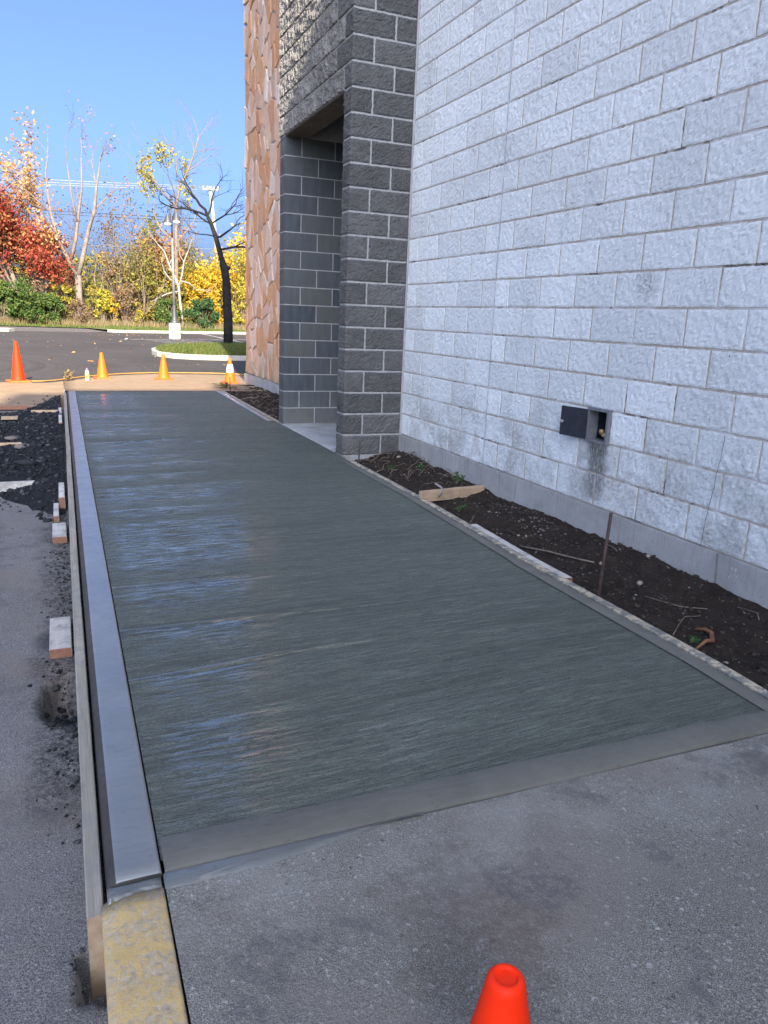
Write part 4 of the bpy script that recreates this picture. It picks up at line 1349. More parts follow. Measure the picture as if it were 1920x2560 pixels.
chunk(-3.72, .75, .11, .08, .05, .2, 'thick asphalt chunk nearer than the yellowish brace board', tx=.3)
chunk(-3.42, .35, .12, .06, .03, -.3, 'low asphalt chunk in the darkest middle of the heap')
chunk(-3.25, -.35, .05, .03, .02, .3, 'small asphalt chunk close to form board near the heap tip')

# ------------------------------------------------------------------ soil beds
def bed_h(x, y):
    t = (x - wr(y)) / (0 - wr(y))
    h = -.045 + .070 * sstep(.25, 1.0, t)
    h += .045 * math.exp(-((x + .30) / .16) ** 2 - ((y + 1.15) / .30) ** 2)
    h += .030 * math.exp(-((x + .12) / .12) ** 2 - ((y + 3.75) / .35) ** 2)
    h += .035 * math.exp(-((x + .16) / .16) ** 2 - ((y + .35) / .35) ** 2)
    h -= .035 * math.exp(-((x + .12) / .14) ** 2 - ((y + 2.0) / .22) ** 2)
    h += .018 * nz(x, y, 0, 4.5) + .011 * nz(x, y, 3, 12) + .006 * nz(x, y, 6, 30)
    return h
def bed2_h(x, y):
    t = (x + .56) / .75
    return -.03 + .03 * sstep(0, 1, t) + .07 * math.exp(-((x + .25) / .25) ** 2 - ((y - 3.6) / .8) ** 2) + .020 * nz(x, y, 1, 4) + .012 * nz(x, y, 5, 13)
def bed(name, y0, y1, ny, nx_, xr, hf):
    V = []; F = []
    for j in range(ny + 1):
        y = y0 + (y1 - y0) * j / ny
        a = wr(y) + .048
        for i in range(nx_ + 1):
            x = a + (xr - a) * i / nx_
            V.append((x, y, hf(x, y)))
    for j in range(ny):
        for i in range(nx_):
            q = j * (nx_ + 1) + i
            F.append((q, q + 1, q + nx_ + 2, q + nx_ + 1))
    o = put(name, np_mesh(name, V, F, 'soil', True)); tag(o, kind='structure')
bed('soil_bed', -5.26, -.02, 330, 44, -.018, bed_h)
bed('soil_bed', 2.38, 7.4, 130, 24, SX - .045, bed2_h)
P = []; S = []; P2 = []; S2 = []
rr = random.Random(9)
for k in range(2600):
    y = rr.uniform(-5.2, -.04); x = rr.uniform(wr(y) + .05, -.03)
    s_ = .004 + .012 * rr.random() ** 3
    P.append((x, y, bed_h(x, y) + s_ * .25)); S.append(s_)
for k in range(900):
    y = rr.uniform(2.4, 6.6); x = rr.uniform(-.52, SX - .08)
    s_ = .008 + .022 * rr.random() ** 3
    P.append((x, y, bed2_h(x, y) + s_ * .3)); S.append(s_)
o = lumps('soil_clods', P, S, 'clod', None, .75, .3); tag(o, 'crumbly dark soil clods spread over the planting beds', 'soil', kind='stuff')
for k in range(230):
    y = rr.uniform(-5.2, -.1) if k > 90 else rr.uniform(-2.9, -2.0)
    x = rr.uniform(wr(y) + .06, -.04) if k > 90 else rr.uniform(-.30, -.06)
    s_ = .004 + .007 * rr.random() ** 2
    P2.append((x, y, bed_h(x, y) + s_ * .4)); S2.append(s_)
for k in range(90):
    x = rr.uniform(-2.85, -.2); y = rr.uniform(-6.6, -5.35); s_ = .0015 + .0035 * rr.random() ** 2
    P2.append((x, y, s_ * .3)); S2.append(s_)
o = lumps('pebbles', P2, S2, 'pebble', None, .7, .2, True); tag(o, 'small pale pebbles scattered on the soil and slab', 'pebbles', kind='stuff')
GK = 'bigger stones lying on the near soil bed'
def rock(x, y, sx, sy, sz, rz, label, hf=bed_h):
    V = ICO_V * (1 + rng.uniform(-.1, .1, (len(ICO_V), 1))) * np.array([sx, sy, sz])
    o = put('stone', np_mesh('stone', V, ICO_F, 'rock', True), None, (x, y, hf(x, y) + sz * .4), rz)
    md = o.modifiers.new('sub', 'SUBSURF'); md.levels = 1; md.render_levels = 1
    return tag(o, label, 'stone', GK)
rock(-.31, -3.88, .034, .022, .016, .6, 'smooth oval tan stone near the wall, right of the tall rusty rod')
rock(-.635, -3.40, .042, .020, .016, -1.0, 'flat tan stone beside the splice board edge')
rock(-.40, -2.83, .016, .012, .010, .2, 'left one of two small pale stones in mid soil bed')
rock(-.36, -2.86, .020, .013, .011, .9, 'right one of two small pale stones in mid soil bed')
rock(-.30, -3.55, .028, .022, .018, .3, 'rounded tan stone just behind the tall rusty rod')
rock(-.585, -.30, .035, .022, .022, .5, 'brown brick-like stone at the foot of the grey pier corner')
rock(-.09, -3.68, .026, .018, .015, 1.0, 'grey stone on the soil ridge against the foundation')
rock(-.20, -.42, .030, .022, .018, .2, 'tan stone among roots beside the grey pier')

def curve_obj(name, pts, rad, mat, label, cat, group=None, n=7):
    base = Vector(pts[0])
    o = MB().tube([Vector(p) - base for p in pts], rad, n).build(name, mat, None, base, smooth=True)
    return tag(o, label, cat, group)
# steel stakes
def rod(x, y, z1, x1, r_, label, mat='rust'):
    b = bed_h(x, y) if y < 0 else bed2_h(x, y)
    curve_obj('steel_stake', [(x, y, b - .15), (x + (x1 - x) * .5, y, (b + z1) / 2), (x1, y, z1)], r_, mat, label, 'stake', 'steel stakes in the soil beds', 10)
rod(-.668, -3.985, .425, -.645, .0085, 'tall rusty steel stake leaning over the near soil bed')
rod(-.588, -.385, .19, -.584, .007, 'short dark steel stake in front of the grey pier')
rod(-.552, 5.60, .29, -.562, .007, 'thin dark steel stake in front of the striped cone', 'rust')
# wooden brace in the bed with a bent nail strap
mb = MB().box(-.30, .30, -.019, .019, 0, .085, 0, 1)
o = mb.build('brace_board', ['freshwood', 'endwet'], None, (-.35, -1.80, -.03), math.radians(8)); add_bevel(o, .003)
tag(o, 'fresh pine brace board across the soil bed beside the wall', 'board')
curve_obj('bent_strap', [(-.50, -1.86, .01), (-.475, -1.855, .05), (-.465, -1.84, .072), (-.48, -1.81, .085), (-.50, -1.79, .098)], .008, 'steelgrey', 'bent grey strap hooked over the pine brace board', 'strap')
curve_obj('bark_curl', [(-.66 + .03, -4.60, bed_h(-.63, -4.6) + .008), (-.57, -4.60, .0), (-.50, -4.57, bed_h(-.5, -4.57) + .018), (-.455, -4.52, bed_h(-.45, -4.52) + .024), (-.44, -4.47, bed_h(-.44, -4.47) + .022), (-.46, -4.43, bed_h(-.46, -4.43) + .012)], [.005, .008, .011, .011, .010, .005], 'bark_bit', 'curled orange-brown piece of bark on the near soil', 'bark')
# roots and twigs
GT = 'dry roots and twigs on the soil'
tw = [([(-.52, -3.05), (-.44, -3.20), (-.36, -3.42), (-.33, -3.52)], .006, 'long brown root running along the soil behind the tall stake'),
      ([(-.40, -4.02), (-.33, -4.20), (-.26, -4.30)], .003, 'thin pale twig on soil right of the tall stake'),
      ([(-.58, -4.42), (-.48, -4.35), (-.40, -4.30), (-.33, -4.33)], .0025, 'thin twig just beyond the curled bark'),
      ([(-.30, -4.75), (-.20, -4.62), (-.13, -4.60)], .003, 'pale twig near the frame edge on the soil'),
      ([(-.12, -4.35), (-.10, -4.45), (-.17, -4.52)], .003, 'forked-looking twig near the foundation at right'),
      ([(-.55, -2.45), (-.47, -2.35), (-.40, -2.27)], .003, 'short straight twig nearer than the pine brace board'),
      ([(-.10, -3.3), (-.12, -3.42), (-.16, -3.5)], .004, 'dark twig leaning on the soil ridge by the wall')]
for p2, r_, lb_ in tw:
    curve_obj('twig', [(x, y, bed_h(x, y) + r_ + .006) for x, y in p2], r_, 'twig', lb_, 'twig', GT, 5)
rr = random.Random(21)
mb = MB()
for k in range(34):
    x, y = rr.uniform(-.50, -.06), rr.uniform(-1.55, -.15)
    a = rr.uniform(0, 6.28); pts = []
    L_ = rr.uniform(.08, .30); z = bed_h(x, y)
    for i in range(7):
        pts.append((x, y, max(bed_h(x, y), -.05) + .006 + .04 * math.sin(i / 6 * 3.14) * rr.uniform(.2, 1)))
        a += rr.uniform(-.7, .7); x += math.cos(a) * L_ / 6; y += math.sin(a) * L_ / 6
        x = min(-.03, max(wr(y) + .06, x)); y = min(-.03, y)
    mb.tube(pts, rr.uniform(.0015, .004), 5)
o = mb.build('root_tangle', 'twig', None, smooth=True); tag(o, 'tangle of dry roots on the soil beside the grey pier', 'roots', kind='stuff')
mb = MB()
for k in range(40):
    x, y = rr.uniform(-.5, SX - .1), rr.uniform(2.5, 6.4)
    a = rr.uniform(0, 6.28); pts = []
    L_ = rr.uniform(.1, .35)
    for i in range(5):
        pts.append((x, y, bed2_h(x, y) + .01 + .03 * math.sin(i / 4 * 3.14)))
        a += rr.uniform(-.7, .7); x += math.cos(a) * L_ / 4; y += math.sin(a) * L_ / 4
    mb.tube(pts, rr.uniform(.002, .005), 5)
o = mb.build('root_tangle', 'twig', None, smooth=True); tag(o, 'dry roots on the dark soil below the stone wall', 'roots', kind='stuff')

def leaves(P, size, nrm_up=.3, asp=1.6, r_=None):
    """n leaf quads, random facing"""
    P = np.asarray(P); n = len(P)
    d = rng.normal(size=(n, 3)); d[:, 2] += nrm_up; d /= np.linalg.norm(d, axis=1)[:, None]
    t = rng.normal(size=(n, 3)); t -= d * (t * d).sum(1)[:, None]; t /= np.linalg.norm(t, axis=1)[:, None]
    b = np.cross(d, t)
    s_ = size * rng.uniform(.6, 1.35, n)[:, None]
    V = np.stack([P - t * s_ * asp * .5, P + b * s_ * .42 - t * s_ * .05, P + t * s_ * asp * .5, P - b * s_ * .42 + t * s_ * .05], 1).reshape(-1, 3)
    F = np.arange(4 * n).reshape(n, 4)
    return V, F
def sprig(x, y, h, n, spread, label, hf, mat='sprig', size=.018, group='small green weeds on the soil'):
    z = hf(x, y)
    root = emp('weed', (x, y, z), label, 'weed', group)
    mb = MB(); P = []
    for k in range(n):
        a = rr.uniform(0, 6.28); q = rr.uniform(.2, 1) * spread
        top = Vector((math.cos(a) * q, math.sin(a) * q, h * rr.uniform(.5, 1)))
        mb.tube([(0, 0, -.01), top * .5 + Vector((0, 0, h * .12)), top], .0014, 4)
        for t in (.45, .6, .75, .9, 1.0):
            P.append(top * t + Vector((rr.uniform(-1, 1), rr.uniform(-1, 1), rr.uniform(-.5, 1))) * size * .5)
    mb.build('stem', 'twig', root)
    V, F = leaves(P, size)
    put('leaves', np_mesh('leaves', V, F, mat), root)
sprig(-.36, -.62, .05, 7, .05, 'bright green weed tuft among the roots beside the grey pier', bed_h)
sprig(-.22, -.95, .06, 6, .06, 'green weed tuft on the soil mound nearer than the pier roots', bed_h)
sprig(-.16, -1.5, .10, 9, .07, 'leafy weed against the foundation behind the pine brace board', bed_h)
sprig(-.46, -2.12, .05, 6, .05, 'small weed just nearer than the pine brace board', bed_h)
sprig(-.55, -4.50, .022, 4, .03, 'tiny weed beside the curled bark', bed_h)

# ------------------------------------------------------------------ traffic cones
def cone(loc, h, rb, rt_, base_w, label, body='orange', collar=None, rz=.0, baseh=.03):
    root = emp('traffic_cone', loc, label, 'traffic cone', 'orange traffic cones')
    root.rotation_euler.z = rz
    prof = [(rb + .012, baseh - .001), (rb + .006, baseh + .008), (rb, baseh + .02)]
    for i in range(1, 9):
        t = i / 9; prof.append((rb + (rt_ - rb) * t, baseh + .02 + (h - baseh - .032) * t))
    prof += [(rt_ + .0008, h - .012), (rt_ - .0005, h - .006), (rt_ - .004, h - .0015), (rt_ - .008, h), (rt_ * .63, h - .0006), (rt_ * .60, h - .001), (rt_ * .585, h - .0035), (rt_ * .56, h - .0045), (rt_ * .5, h - .0046), (0.0005, h - .0044)]
    MB().lathe(prof, 40).build('cone_body', body, root, smooth=True)
    w_ = base_w / 2
    pts = []
    for cx, cy, a0 in ((1, 1, 0), (-1, 1, 90), (-1, -1, 180), (1, -1, 270)):
        for a in (0, 30, 60, 90):
            t = math.radians(a0 + a); pts.append((cx * (w_ - .03) + .03 * math.cos(t), cy * (w_ - .03) + .03 * math.sin(t)))
    V = []; F = []; n = len(pts)
    for z, s_ in ((0, 1), (baseh * .75, 1), (baseh, .97)):
        V += [(x * s_, y * s_, z) for x, y in pts]
    for l_ in range(2):
        for i in range(n): F.append((l_ * n + i, l_ * n + (i + 1) % n, (l_ + 1) * n + (i + 1) % n, (l_ + 1) * n + i))
    F.append(tuple(2 * n + i for i in range(n))); F.append(tuple(range(n))[::-1])
    put('base', mesh('base', V, F, 'conebase'), root)
    if collar:
        c0, c1 = collar
        rr_ = lambda z: rb + (rt_ - rb) * (z - baseh - .02) / (h - baseh - .032) + .002
        MB().lathe([(rr_(c0) - .003, c0), (rr_(c0), c0 + .001), (rr_(c1), c1 - .001), (rr_(c1) - .003, c1)], 36).build('reflective_collar', 'collar', root, smooth=True)
    return root
cone((-2.586, -6.173, -.003), .452, .105, .0262, .28, 'orange cone in the foreground, only its top in the picture', 'orange')
def ap_z(x, y):
    t = (y - YB) / (interp(AP, x) - YB)
    return -.052 * sstep(.1, 1, t) + .003
cone((-3.79, 8.35, -.050), .71, .115, .028, .36, 'tallest orange cone at far left on the gutter edge', 'orange', rz=.3)
cone((-2.34, 9.05, ap_z(-2.34, 9.05)), .50, .105, .026, .30, 'orange cone on the apron just right of the bottle', 'orange2', rz=.2)
cone((-1.22, 8.75, ap_z(-1.22, 8.75)), .49, .105, .026, .29, 'plain orange cone in the middle of the pale apron', 'orange2', rz=.5)
cone((-.10, 7.85, ap_z(-.1, 7.85)), .47, .105, .026, .29, 'orange cone with white reflective collar near the stone wall', 'orange2', (.20, .35), rz=.1)
bt = emp('drink_bottle', (-2.63, 8.62, ap_z(-2.63, 8.62)), 'yellow labelled drink bottle with violet cap on the apron', 'bottle')
MB().lathe([(0.001, 0), (.032, 0), (.036, .006), (.036, .025)], 16).build('bottle_base', 'globe', bt, smooth=True)
MB().lathe([(.036, .025), (.037, .027), (.037, .135), (.036, .137)], 16).build('bottle_label', 'bottle_y', bt, smooth=True)
MB().lathe([(.036, .137), (.033, .165), (.020, .185), (.015, .19)], 16).build('bottle_shoulder', 'globe', bt, smooth=True)
MB().lathe([(.018, .187), (.018, .215), (.012, .23), (.001, .232)], 14).build('bottle_cap', 'bottle_p', bt, smooth=True)
hp = [(-3.72, 8.28), (-3.45, 8.33), (-3.2, 8.55), (-2.95, 8.95), (-2.7, 9.35), (-2.4, 9.75), (-1.9, 10.25), (-1.3, 10.55), (-.6, 10.62), (.1, 10.6), (.7, 10.3), (1.3, 10.1), (2.2, 9.9)]
curve_obj('hose', [(x, y, -.037 + .004 * nz(x, y, 0, 2)) for x, y in hp], .012, 'hose', 'orange-yellow hose lying along the far edge of the pale apron', 'hose', None, 8)
sprig(-2.96, 8.62, .20, 12, .13, 'dry yellow weed growing at the corner of the pale apron', lambda x, y: -.055, 'weed', .05, None)
sprig(-.42, 6.75, .12, 14, .22, 'dry grass tuft at the far end of the walkway by the cone', lambda x, y: -.03, 'weed', .05, None)

# ------------------------------------------------------------------ far lot: islands, kerbs, markings
def island(name, poly, h=.14, kw=.14, grass=True, dens=2600, zb=-.06, bl=.06):
    """closed kerb ring with turf inside"""
    n = len(poly); cx = sum(p[0] for p in poly) / n; cy = sum(p[1] for p in poly) / n
    def ins(p, d):
        L_ = math.hypot(p[0] - cx, p[1] - cy); f = (L_ - d) / L_
        return (cx + (p[0] - cx) * f, cy + (p[1] - cy) * f)
    V = []; F = []
    for d, z in ((0, -.05), (0, h - .02), (.02, h), (kw, h), (kw, h - .03)):
        V += [(*ins(p, d), zb + z) for p in poly]
    for l_ in range(4):
        for i in range(n): F.append((l_ * n + i, l_ * n + (i + 1) % n, (l_ + 1) * n + (i + 1) % n, (l_ + 1) * n + i))
    o = put(name + '_kerb', mesh(name + '_kerb', V, F, 'farkerb')); tag(o, kind='structure')
    inner = [ins(p, kw) for p in poly]
    V = [(*p, zb + h - .012) for p in inner] + [(cx, cy, zb + h + .06)]
    o = put(name + '_turf', mesh(name + '_turf', V, [(i, (i + 1) % n, n) for i in range(n)], 'turf')); tag(o, kind='structure')
    return inner, (cx, cy)
def inside(p, poly):
    c = False
    for i in range(len(poly)):
        a, b = poly[i], poly[i - 1]
        if (a[1] > p[1]) != (b[1] > p[1]) and p[0] < (b[0] - a[0]) * (p[1] - a[1]) / (b[1] - a[1]) + a[0]: c = not c
    return c
def blades(name, pts, h, w_, mat, label, cat='grass', lean=.35):
    P = np.array(pts); n = len(P)
    a = rng.uniform(0, 6.28, n); hh = h * rng.uniform(.5, 1.3, n)
    dx, dy = np.cos(a) * w_, np.sin(a) * w_
    lx, ly = rng.normal(0, lean, n) * hh, rng.normal(0, lean, n) * hh
    V = np.stack([P - np.stack([dx, dy, np.full(n, .01)], 1), P + np.stack([dx, dy, np.full(n, -.01)], 1), P + np.stack([lx, ly, hh], 1)], 1).reshape(-1, 3)
    F = np.arange(3 * n).reshape(n, 3)
    o = put(name, np_mesh(name, V, F, mat)); return tag(o, label, cat, kind='stuff')
IS = [(-.42, 18.2), (-.38, 17.2), (-.05, 16.3), (.5, 15.85), (1.3, 15.75), (2.4, 15.8), (5, 16.0), (9, 16.3), (9, 25.6), (5, 25.2), (3.2, 24.6), (1.6, 23.2), (.6, 21.9), (-.05, 20.4), (-.32, 19.3)]
inner, cc = island('traffic_island', IS)
def isl_z(x, y):
    # fan surface is close to flat; lift gently to the middle
    t = 1 - min(1, math.hypot((x - cc[0]) / 5.2, (y - cc[1]) / 5))
    return -.06 + .125 + .06 * max(0, t)
pts = []
rr = random.Random(31)
while len(pts) < 26000:
    x, y = rr.uniform(-.4, 6.2), rr.uniform(15.7, 25.3)
    if inside((x, y), inner): pts.append((x, y, isl_z(x, y) - .02))
blades('island_grass', pts, .11, .012, 'grass', 'short mown grass on the kerbed island')
# far verge with its kerb
kp = [(-.45, 40.6), (-.2, 40.15), (.3, 40.1), (2, 40.9), (5, 42.5), (8.4, 44.3), (14, 47.0)]
V = []; F = []
prof = [(0, -.1), (0, .12), (.03, .14), (.2, .14), (.2, .05)]
for i, p in enumerate(kp):
    a = kp[max(0, i - 1)]; b = kp[min(len(kp) - 1, i + 1)]
    d = Vector((b[0] - a[0], b[1] - a[1], 0)).normalized(); s_ = Vector((-d.y, d.x, 0))
    for q, z in prof: V.append((p[0] + s_.x * q, p[1] + s_.y * q, -.06 + z))
for i in range(len(kp) - 1):
    for k in range(4): a = i * 5 + k; F.append((a, a + 5, a + 6, a + 1))
o = put('verge_kerb', mesh('verge_kerb', V, F, 'farkerb')); tag(o, kind='structure')
V = []; F = []
for i, p in enumerate(kp): V += [(p[0], p[1] + .15, .06), (p[0] - (1.0 if i < 2 else 0), 58 if i > 1 else 46, .02)]
for i in range(len(kp) - 1): F.append((2 * i, 2 * i + 2, 2 * i + 3, 2 * i + 1))
o = put('grass_verge', mesh('grass_verge', V, F, 'turf')); tag(o, kind='structure')
o = put('grass_verge', grid_mesh([-30, -12, -6, -2, .0], [45.9, 47, 50, 58], lambda x, y: .0 + .03 * sstep(46, 50, y), 'turf', 'grass_verge')); tag(o, kind='structure')
o = put('driveway', mesh('driveway', [(-40, 36.2, -.054), (-8, 36.4, -.054), (-1.5, 38.9, -.054), (-.3, 41, -.054), (-.6, 46, -.05), (-40, 46, -.05)], [(0, 1, 2, 3, 4, 5)], 'driveway')); tag(o, kind='structure')
pts = []
while len(pts) < 15000:
    x, y = rr.uniform(-.2, 12), rr.uniform(40.4, 49)
    if y > interp([(a, b) for a, b in kp], x) + .3: pts.append((x, y, .05))
while len(pts) < 20000:
    pts.append((rr.uniform(-9, .0), rr.uniform(45.9, 49), .0))
blades('verge_grass', pts, .13, .02, 'grass', 'mown grass strip in front of the autumn trees')
pts = [(rr.uniform(-9, 12), rr.gauss(48.6, .55), .0) for k in range(9000)]
blades('weed_fringe', pts, .50, .018, 'weed', 'dry brown weeds fringing the foot of the autumn trees', 'weeds', .25)
o = put('left_island_kerb', mesh('left_island_kerb', [(-5.35, 36.5, -.1), (-5.1, 37.2, -.1), (-5.5, 38.0, -.1), (-20, 38.0, -.1), (-20, 36.2, -.1), (-5.35, 36.5, .08), (-5.1, 37.2, .08), (-5.5, 38.0, .08), (-20, 38.0, .08), (-20, 36.2, .08)],
    [(0, 5, 9, 4), (0, 1, 6, 5), (1, 2, 7, 6), (2, 3, 8, 7), (5, 6, 7, 8, 9)], 'farkerb')); tag(o, kind='structure')
def line(p, q, w_, name='parking_line'):
    a, b = Vector((*p, 0)), Vector((*q, 0)); d = (b - a).normalized(); s_ = Vector((-d.y, d.x, 0)) * w_ / 2
    V = [(*(a - s_)[:2], -.056), (*(b - s_)[:2], -.056), (*(b + s_)[:2], -.056), (*(a + s_)[:2], -.056)]
    o = put(name, mesh(name, V, [(0, 1, 2, 3)], 'whiteline')); tag(o, kind='structure')
line((-.05, 30.3), (2.9, 32.2), .14); line((5.2, 43.2), (4.95, 27.2), .12); line((2.9, 32.2), (7.5, 35.0), .12)
for k in range(6): line((.55 + .22 * k, 29.6 - 1.05 * k), (4.9, 31.6 - 1.05 * k), .11)
line((-.1, 31.6), (-.3, 29.9), .12)
# fallen leaves on the lot
P = [(rr.uniform(-5.5, 3), rr.uniform(12, 45), -.045) for k in range(130)] + [(rr.gauss(-.6, .8), rr.gauss(36, 1.5), -.045) for k in range(40)]
V, F = leaves(P, .07, 4)
o = put('fallen_leaves', np_mesh('fallen_leaves', V, F, 'l_orange')); tag(o, 'fallen leaves scattered on the parking lot', 'leaves', kind='stuff')
# leaf litter bits on near slab
P = [(-.98, -6.02, .004), (-.95, -6.00, .004), (-1.0, -6.06, .004)]
V, F = leaves(P, .03, 6)
o = put('leaf_bits', np_mesh('leaf_bits', V, F, 'barkdark')); tag(o, 'dark leaf bits on the old concrete at right', 'leaf bits', kind='stuff')

# ------------------------------------------------------------------ lamp post
lp = emp('lamp_post', (2.22, 32.5, -.06), 'twin headed lamp post on a white concrete footing in the parking lot', 'lamp post')
MB().lathe([(.0, 0), (.275, 0), (.28, .03), (.28, .70), (.25, .745), (.0, .75)], 28).build('footing', 'lampbase', lp, smooth=False)
MB().lathe([(.20, .75), (.20, .82), (.17, .88), (.14, .92), (.13, 1.05), (.115, 1.2), (.095, 1.35), (.085, 1.6)], 18).build('post_base', 'lampdark', lp, smooth=True)
MB().tube([(0, 0, 1.55), (0, 0, 3), (0, 0, 4.7)], [.075, .066, .055], 12).build('post', 'lampgrey', lp, smooth=True)
MB().tube([(0, 0, 4.69), (-.01, 0, 5.4), (-.02, 0, 6.2)], [.045, .04, .03], 10).build('upper_post', 'lampdark', lp, smooth=True)
mb = MB()
for s_ in (-1, 1):
    mb.tube([(0, 0, 5.5), (s_ * .10, -.05, 5.8), (s_ * .18, -.1, 6.05), (s_ * .2, -.1, 5.95), (s_ * .2, -.1, 5.8)], .02, 6)
mb.build('arm', 'lampdark', lp, smooth=True)
for s_, dz in ((-1, -.12), (1, 0)):
    MB().lathe([(.03, .42), (.05, .36), (.09, .30), (.11, .2), (.17, .1), (.205, .0), (.2, -.01)], 18).build('lamp_shade', 'lampdark', lp, (s_ * .2, -.1, 5.48 + dz), smooth=True)
    MB().lathe([(.19, .0), (.17, -.08), (.11, -.14), (.0, -.16)], 16).build('lamp_glass', 'globe', lp, (s_ * .2, -.1, 5.475 + dz), smooth=True)
mb = MB()
for k in range(5):
    mb.lathe([(.05 + .02 * (k % 2), 6.02 + .12 * k), (.09, 6.05 + .12 * k), (.05, 6.1 + .12 * k)], 10, 0, -.0, -.0)
mb.build('finial', 'lampdark', lp)

# ------------------------------------------------------------------ utility pole and wires
px, py = 9.35, 56.0
up_ = emp('utility_pole', (px, py, -.02), 'pale leaning wooden utility pole behind the grass strip', 'utility pole')
tp = Vector((-1.05, 0, 10.6))
MB().tube([(0, 0, -.3)] + [tuple(tp * t) for t in lin(0, 1, 8)], [.20] + [.19 - .06 * t for t in lin(0, 1, 8)], 12).build('pole', 'polewood', up_, smooth=True)
MB().box(-.05, .05, -.6, .6, -.05, .05).build('crossarm', 'polewood', up_, (tp.x + .02, -.16, 10.35), math.radians(70))
for q in (-.55, -.25, .25, .55):
    MB().lathe([(.02, 0), (.02, .05), (.06, .07), (.05, .16), (.02, .18), (0.001, .18)], 8).build('insulator', 'insul', up_, (tp.x + .02 - math.sin(math.radians(70)) * q, -.16 + math.cos(math.radians(70)) * q, 10.41), smooth=True)
GWR = 'wires strung from the utility pole'
def wire(z0, z1, y, r_, mat, label, x0=-40, x1=8.3, sag=.5, dy=0.0):
    pts = []
    for i in range(25):
        t = i / 24; pts.append((x0 + (x1 - x0) * t, y + dy * (1 - t), z0 + (z1 - z0) * t - sag * 4 * t * (1 - t) * 1.0))
    curve_obj('power_line', pts, r_, mat, label, 'power line', GWR, 5)
# heights at the pole, then falling towards the left
wire(9.4, 10.45, 55.2, .018, 'wire', 'topmost pale wire at the pole crossarm', sag=.55)
wire(9.0, 10.40, 55.6, .018, 'wire', 'second pale wire from the top', sag=.55)
wire(8.7, 10.35, 56.2, .018, 'wire', 'third pale wire from the top', sag=.5)
wire(7.5, 8.2, 56.0, .028, 'wiredark', 'upper of two dark wires crossing the open sky', sag=.25)
wire(7.3, 8.0, 56.0, .022, 'wiredark', 'lower of two dark wires crossing the open sky', sag=.25)
wire(4.4, 6.0, 55.6, .018, 'wire', 'single pale wire crossing the red tree', sag=.15)
wire(2.9, 3.75, 55.6, .030, 'wiredark', 'upper of two low dark cables before the trees', sag=.2)
wire(2.6, 3.45, 55.6, .026, 'wiredark', 'lower of two low dark cables before the trees', sag=.2)

# ------------------------------------------------------------------ trees
class Tree:
    def __init__(s, seed):
        s.r = random.Random(seed); s.limbs = MB(); s.twigs = MB(); s.tips = []
    def grow(s, p, d, L_, r0, depth, maxd, spread, nseg=4, wob=.18, grav=.04, kids=(2, 4), lim=2, shrink=(.55, .8), crook=0):
        r = s.r
        pts = [Vector(p)]; rad = [r0]
        d = Vector(d).normalized()
        r1 = r0 * (.62 if depth < maxd else .35)
        for i in range(nseg):
            d = (d + Vector((r.gauss(0, wob), r.gauss(0, wob), r.gauss(0, wob) * .6 + grav))).normalized()
            pts.append(pts[-1] + d * (L_ / nseg)); rad.append(r0 + (r1 - r0) * (i + 1) / nseg)
        (s.limbs if depth <= lim else s.twigs).tube(pts, rad, 8 if depth == 0 else (6 if depth <= 1 else (4 if depth < maxd else 3)), 0, depth == 0)
        if depth >= maxd - 1:
            for q in pts[1:]: s.tips.append(q)
        if depth >= maxd: return
        n = r.randint(*kids)
        for k in range(n):
            t = r.uniform(.35, 1.0) if k < n - 1 else 1.0
            i = min(nseg, max(1, int(round(t * nseg))))
            ax = Vector((r.gauss(0, 1), r.gauss(0, 1), r.gauss(0, .4)))
            ax = (ax - d * ax.dot(d)).normalized()
            nd = (d * math.cos(spread * (.5 if k == n - 1 else 1)) + ax * math.sin(spread * (.5 if k == n - 1 else 1)) * r.uniform(.7, 1.2)).normalized()
            s.grow(pts[i], nd, L_ * r.uniform(*shrink), rad[i] * (.78 if k == n - 1 else .6), depth + 1, maxd, spread * 1.02, max(2, nseg - (depth > 1)), wob, grav, kids, lim, shrink)
    def finish(s, name, loc, label, group, bark, leafmat=None, nleaf=0, lsize=.16, lspread=.35, cat='tree', zr=None, trunk='trunk', fl=None):
        root = emp(name, loc, label, cat, group)
        if leafmat and nleaf: s.limbs.add(s.twigs.V, s.twigs.F)
        if s.limbs.V: s.limbs.build(trunk, bark, root, smooth=True)
        V = np.zeros((0, 3)); F = np.zeros((0, 4), int)
        cr = MB(); cr.V, cr.F, cr.I = s.twigs.V, s.twigs.F, s.twigs.I
        mats = [bark]
        if leafmat and nleaf:
            tips = np.array([t[:] for t in s.tips])
            if zr is not None: tips = tips[(tips[:, 2] > zr[0]) & (tips[:, 2] < zr[1])]
            if fl is not None: tips = tips[[fl(t) for t in tips]]
            if len(tips):
                ix = rng.integers(0, len(tips), nleaf)
                P = tips[ix] + rng.normal(0, lspread, (nleaf, 3))
                P[:, 2] = np.maximum(P[:, 2], .08)
                V, F = leaves(P, lsize, .2)
                o = put('crown', np_mesh('crown', V, F, leafmat), root)
        elif cr.V:
            cr.build('crown', bark, root)
        return root

GTR = 'autumn trees beyond the parking lot'
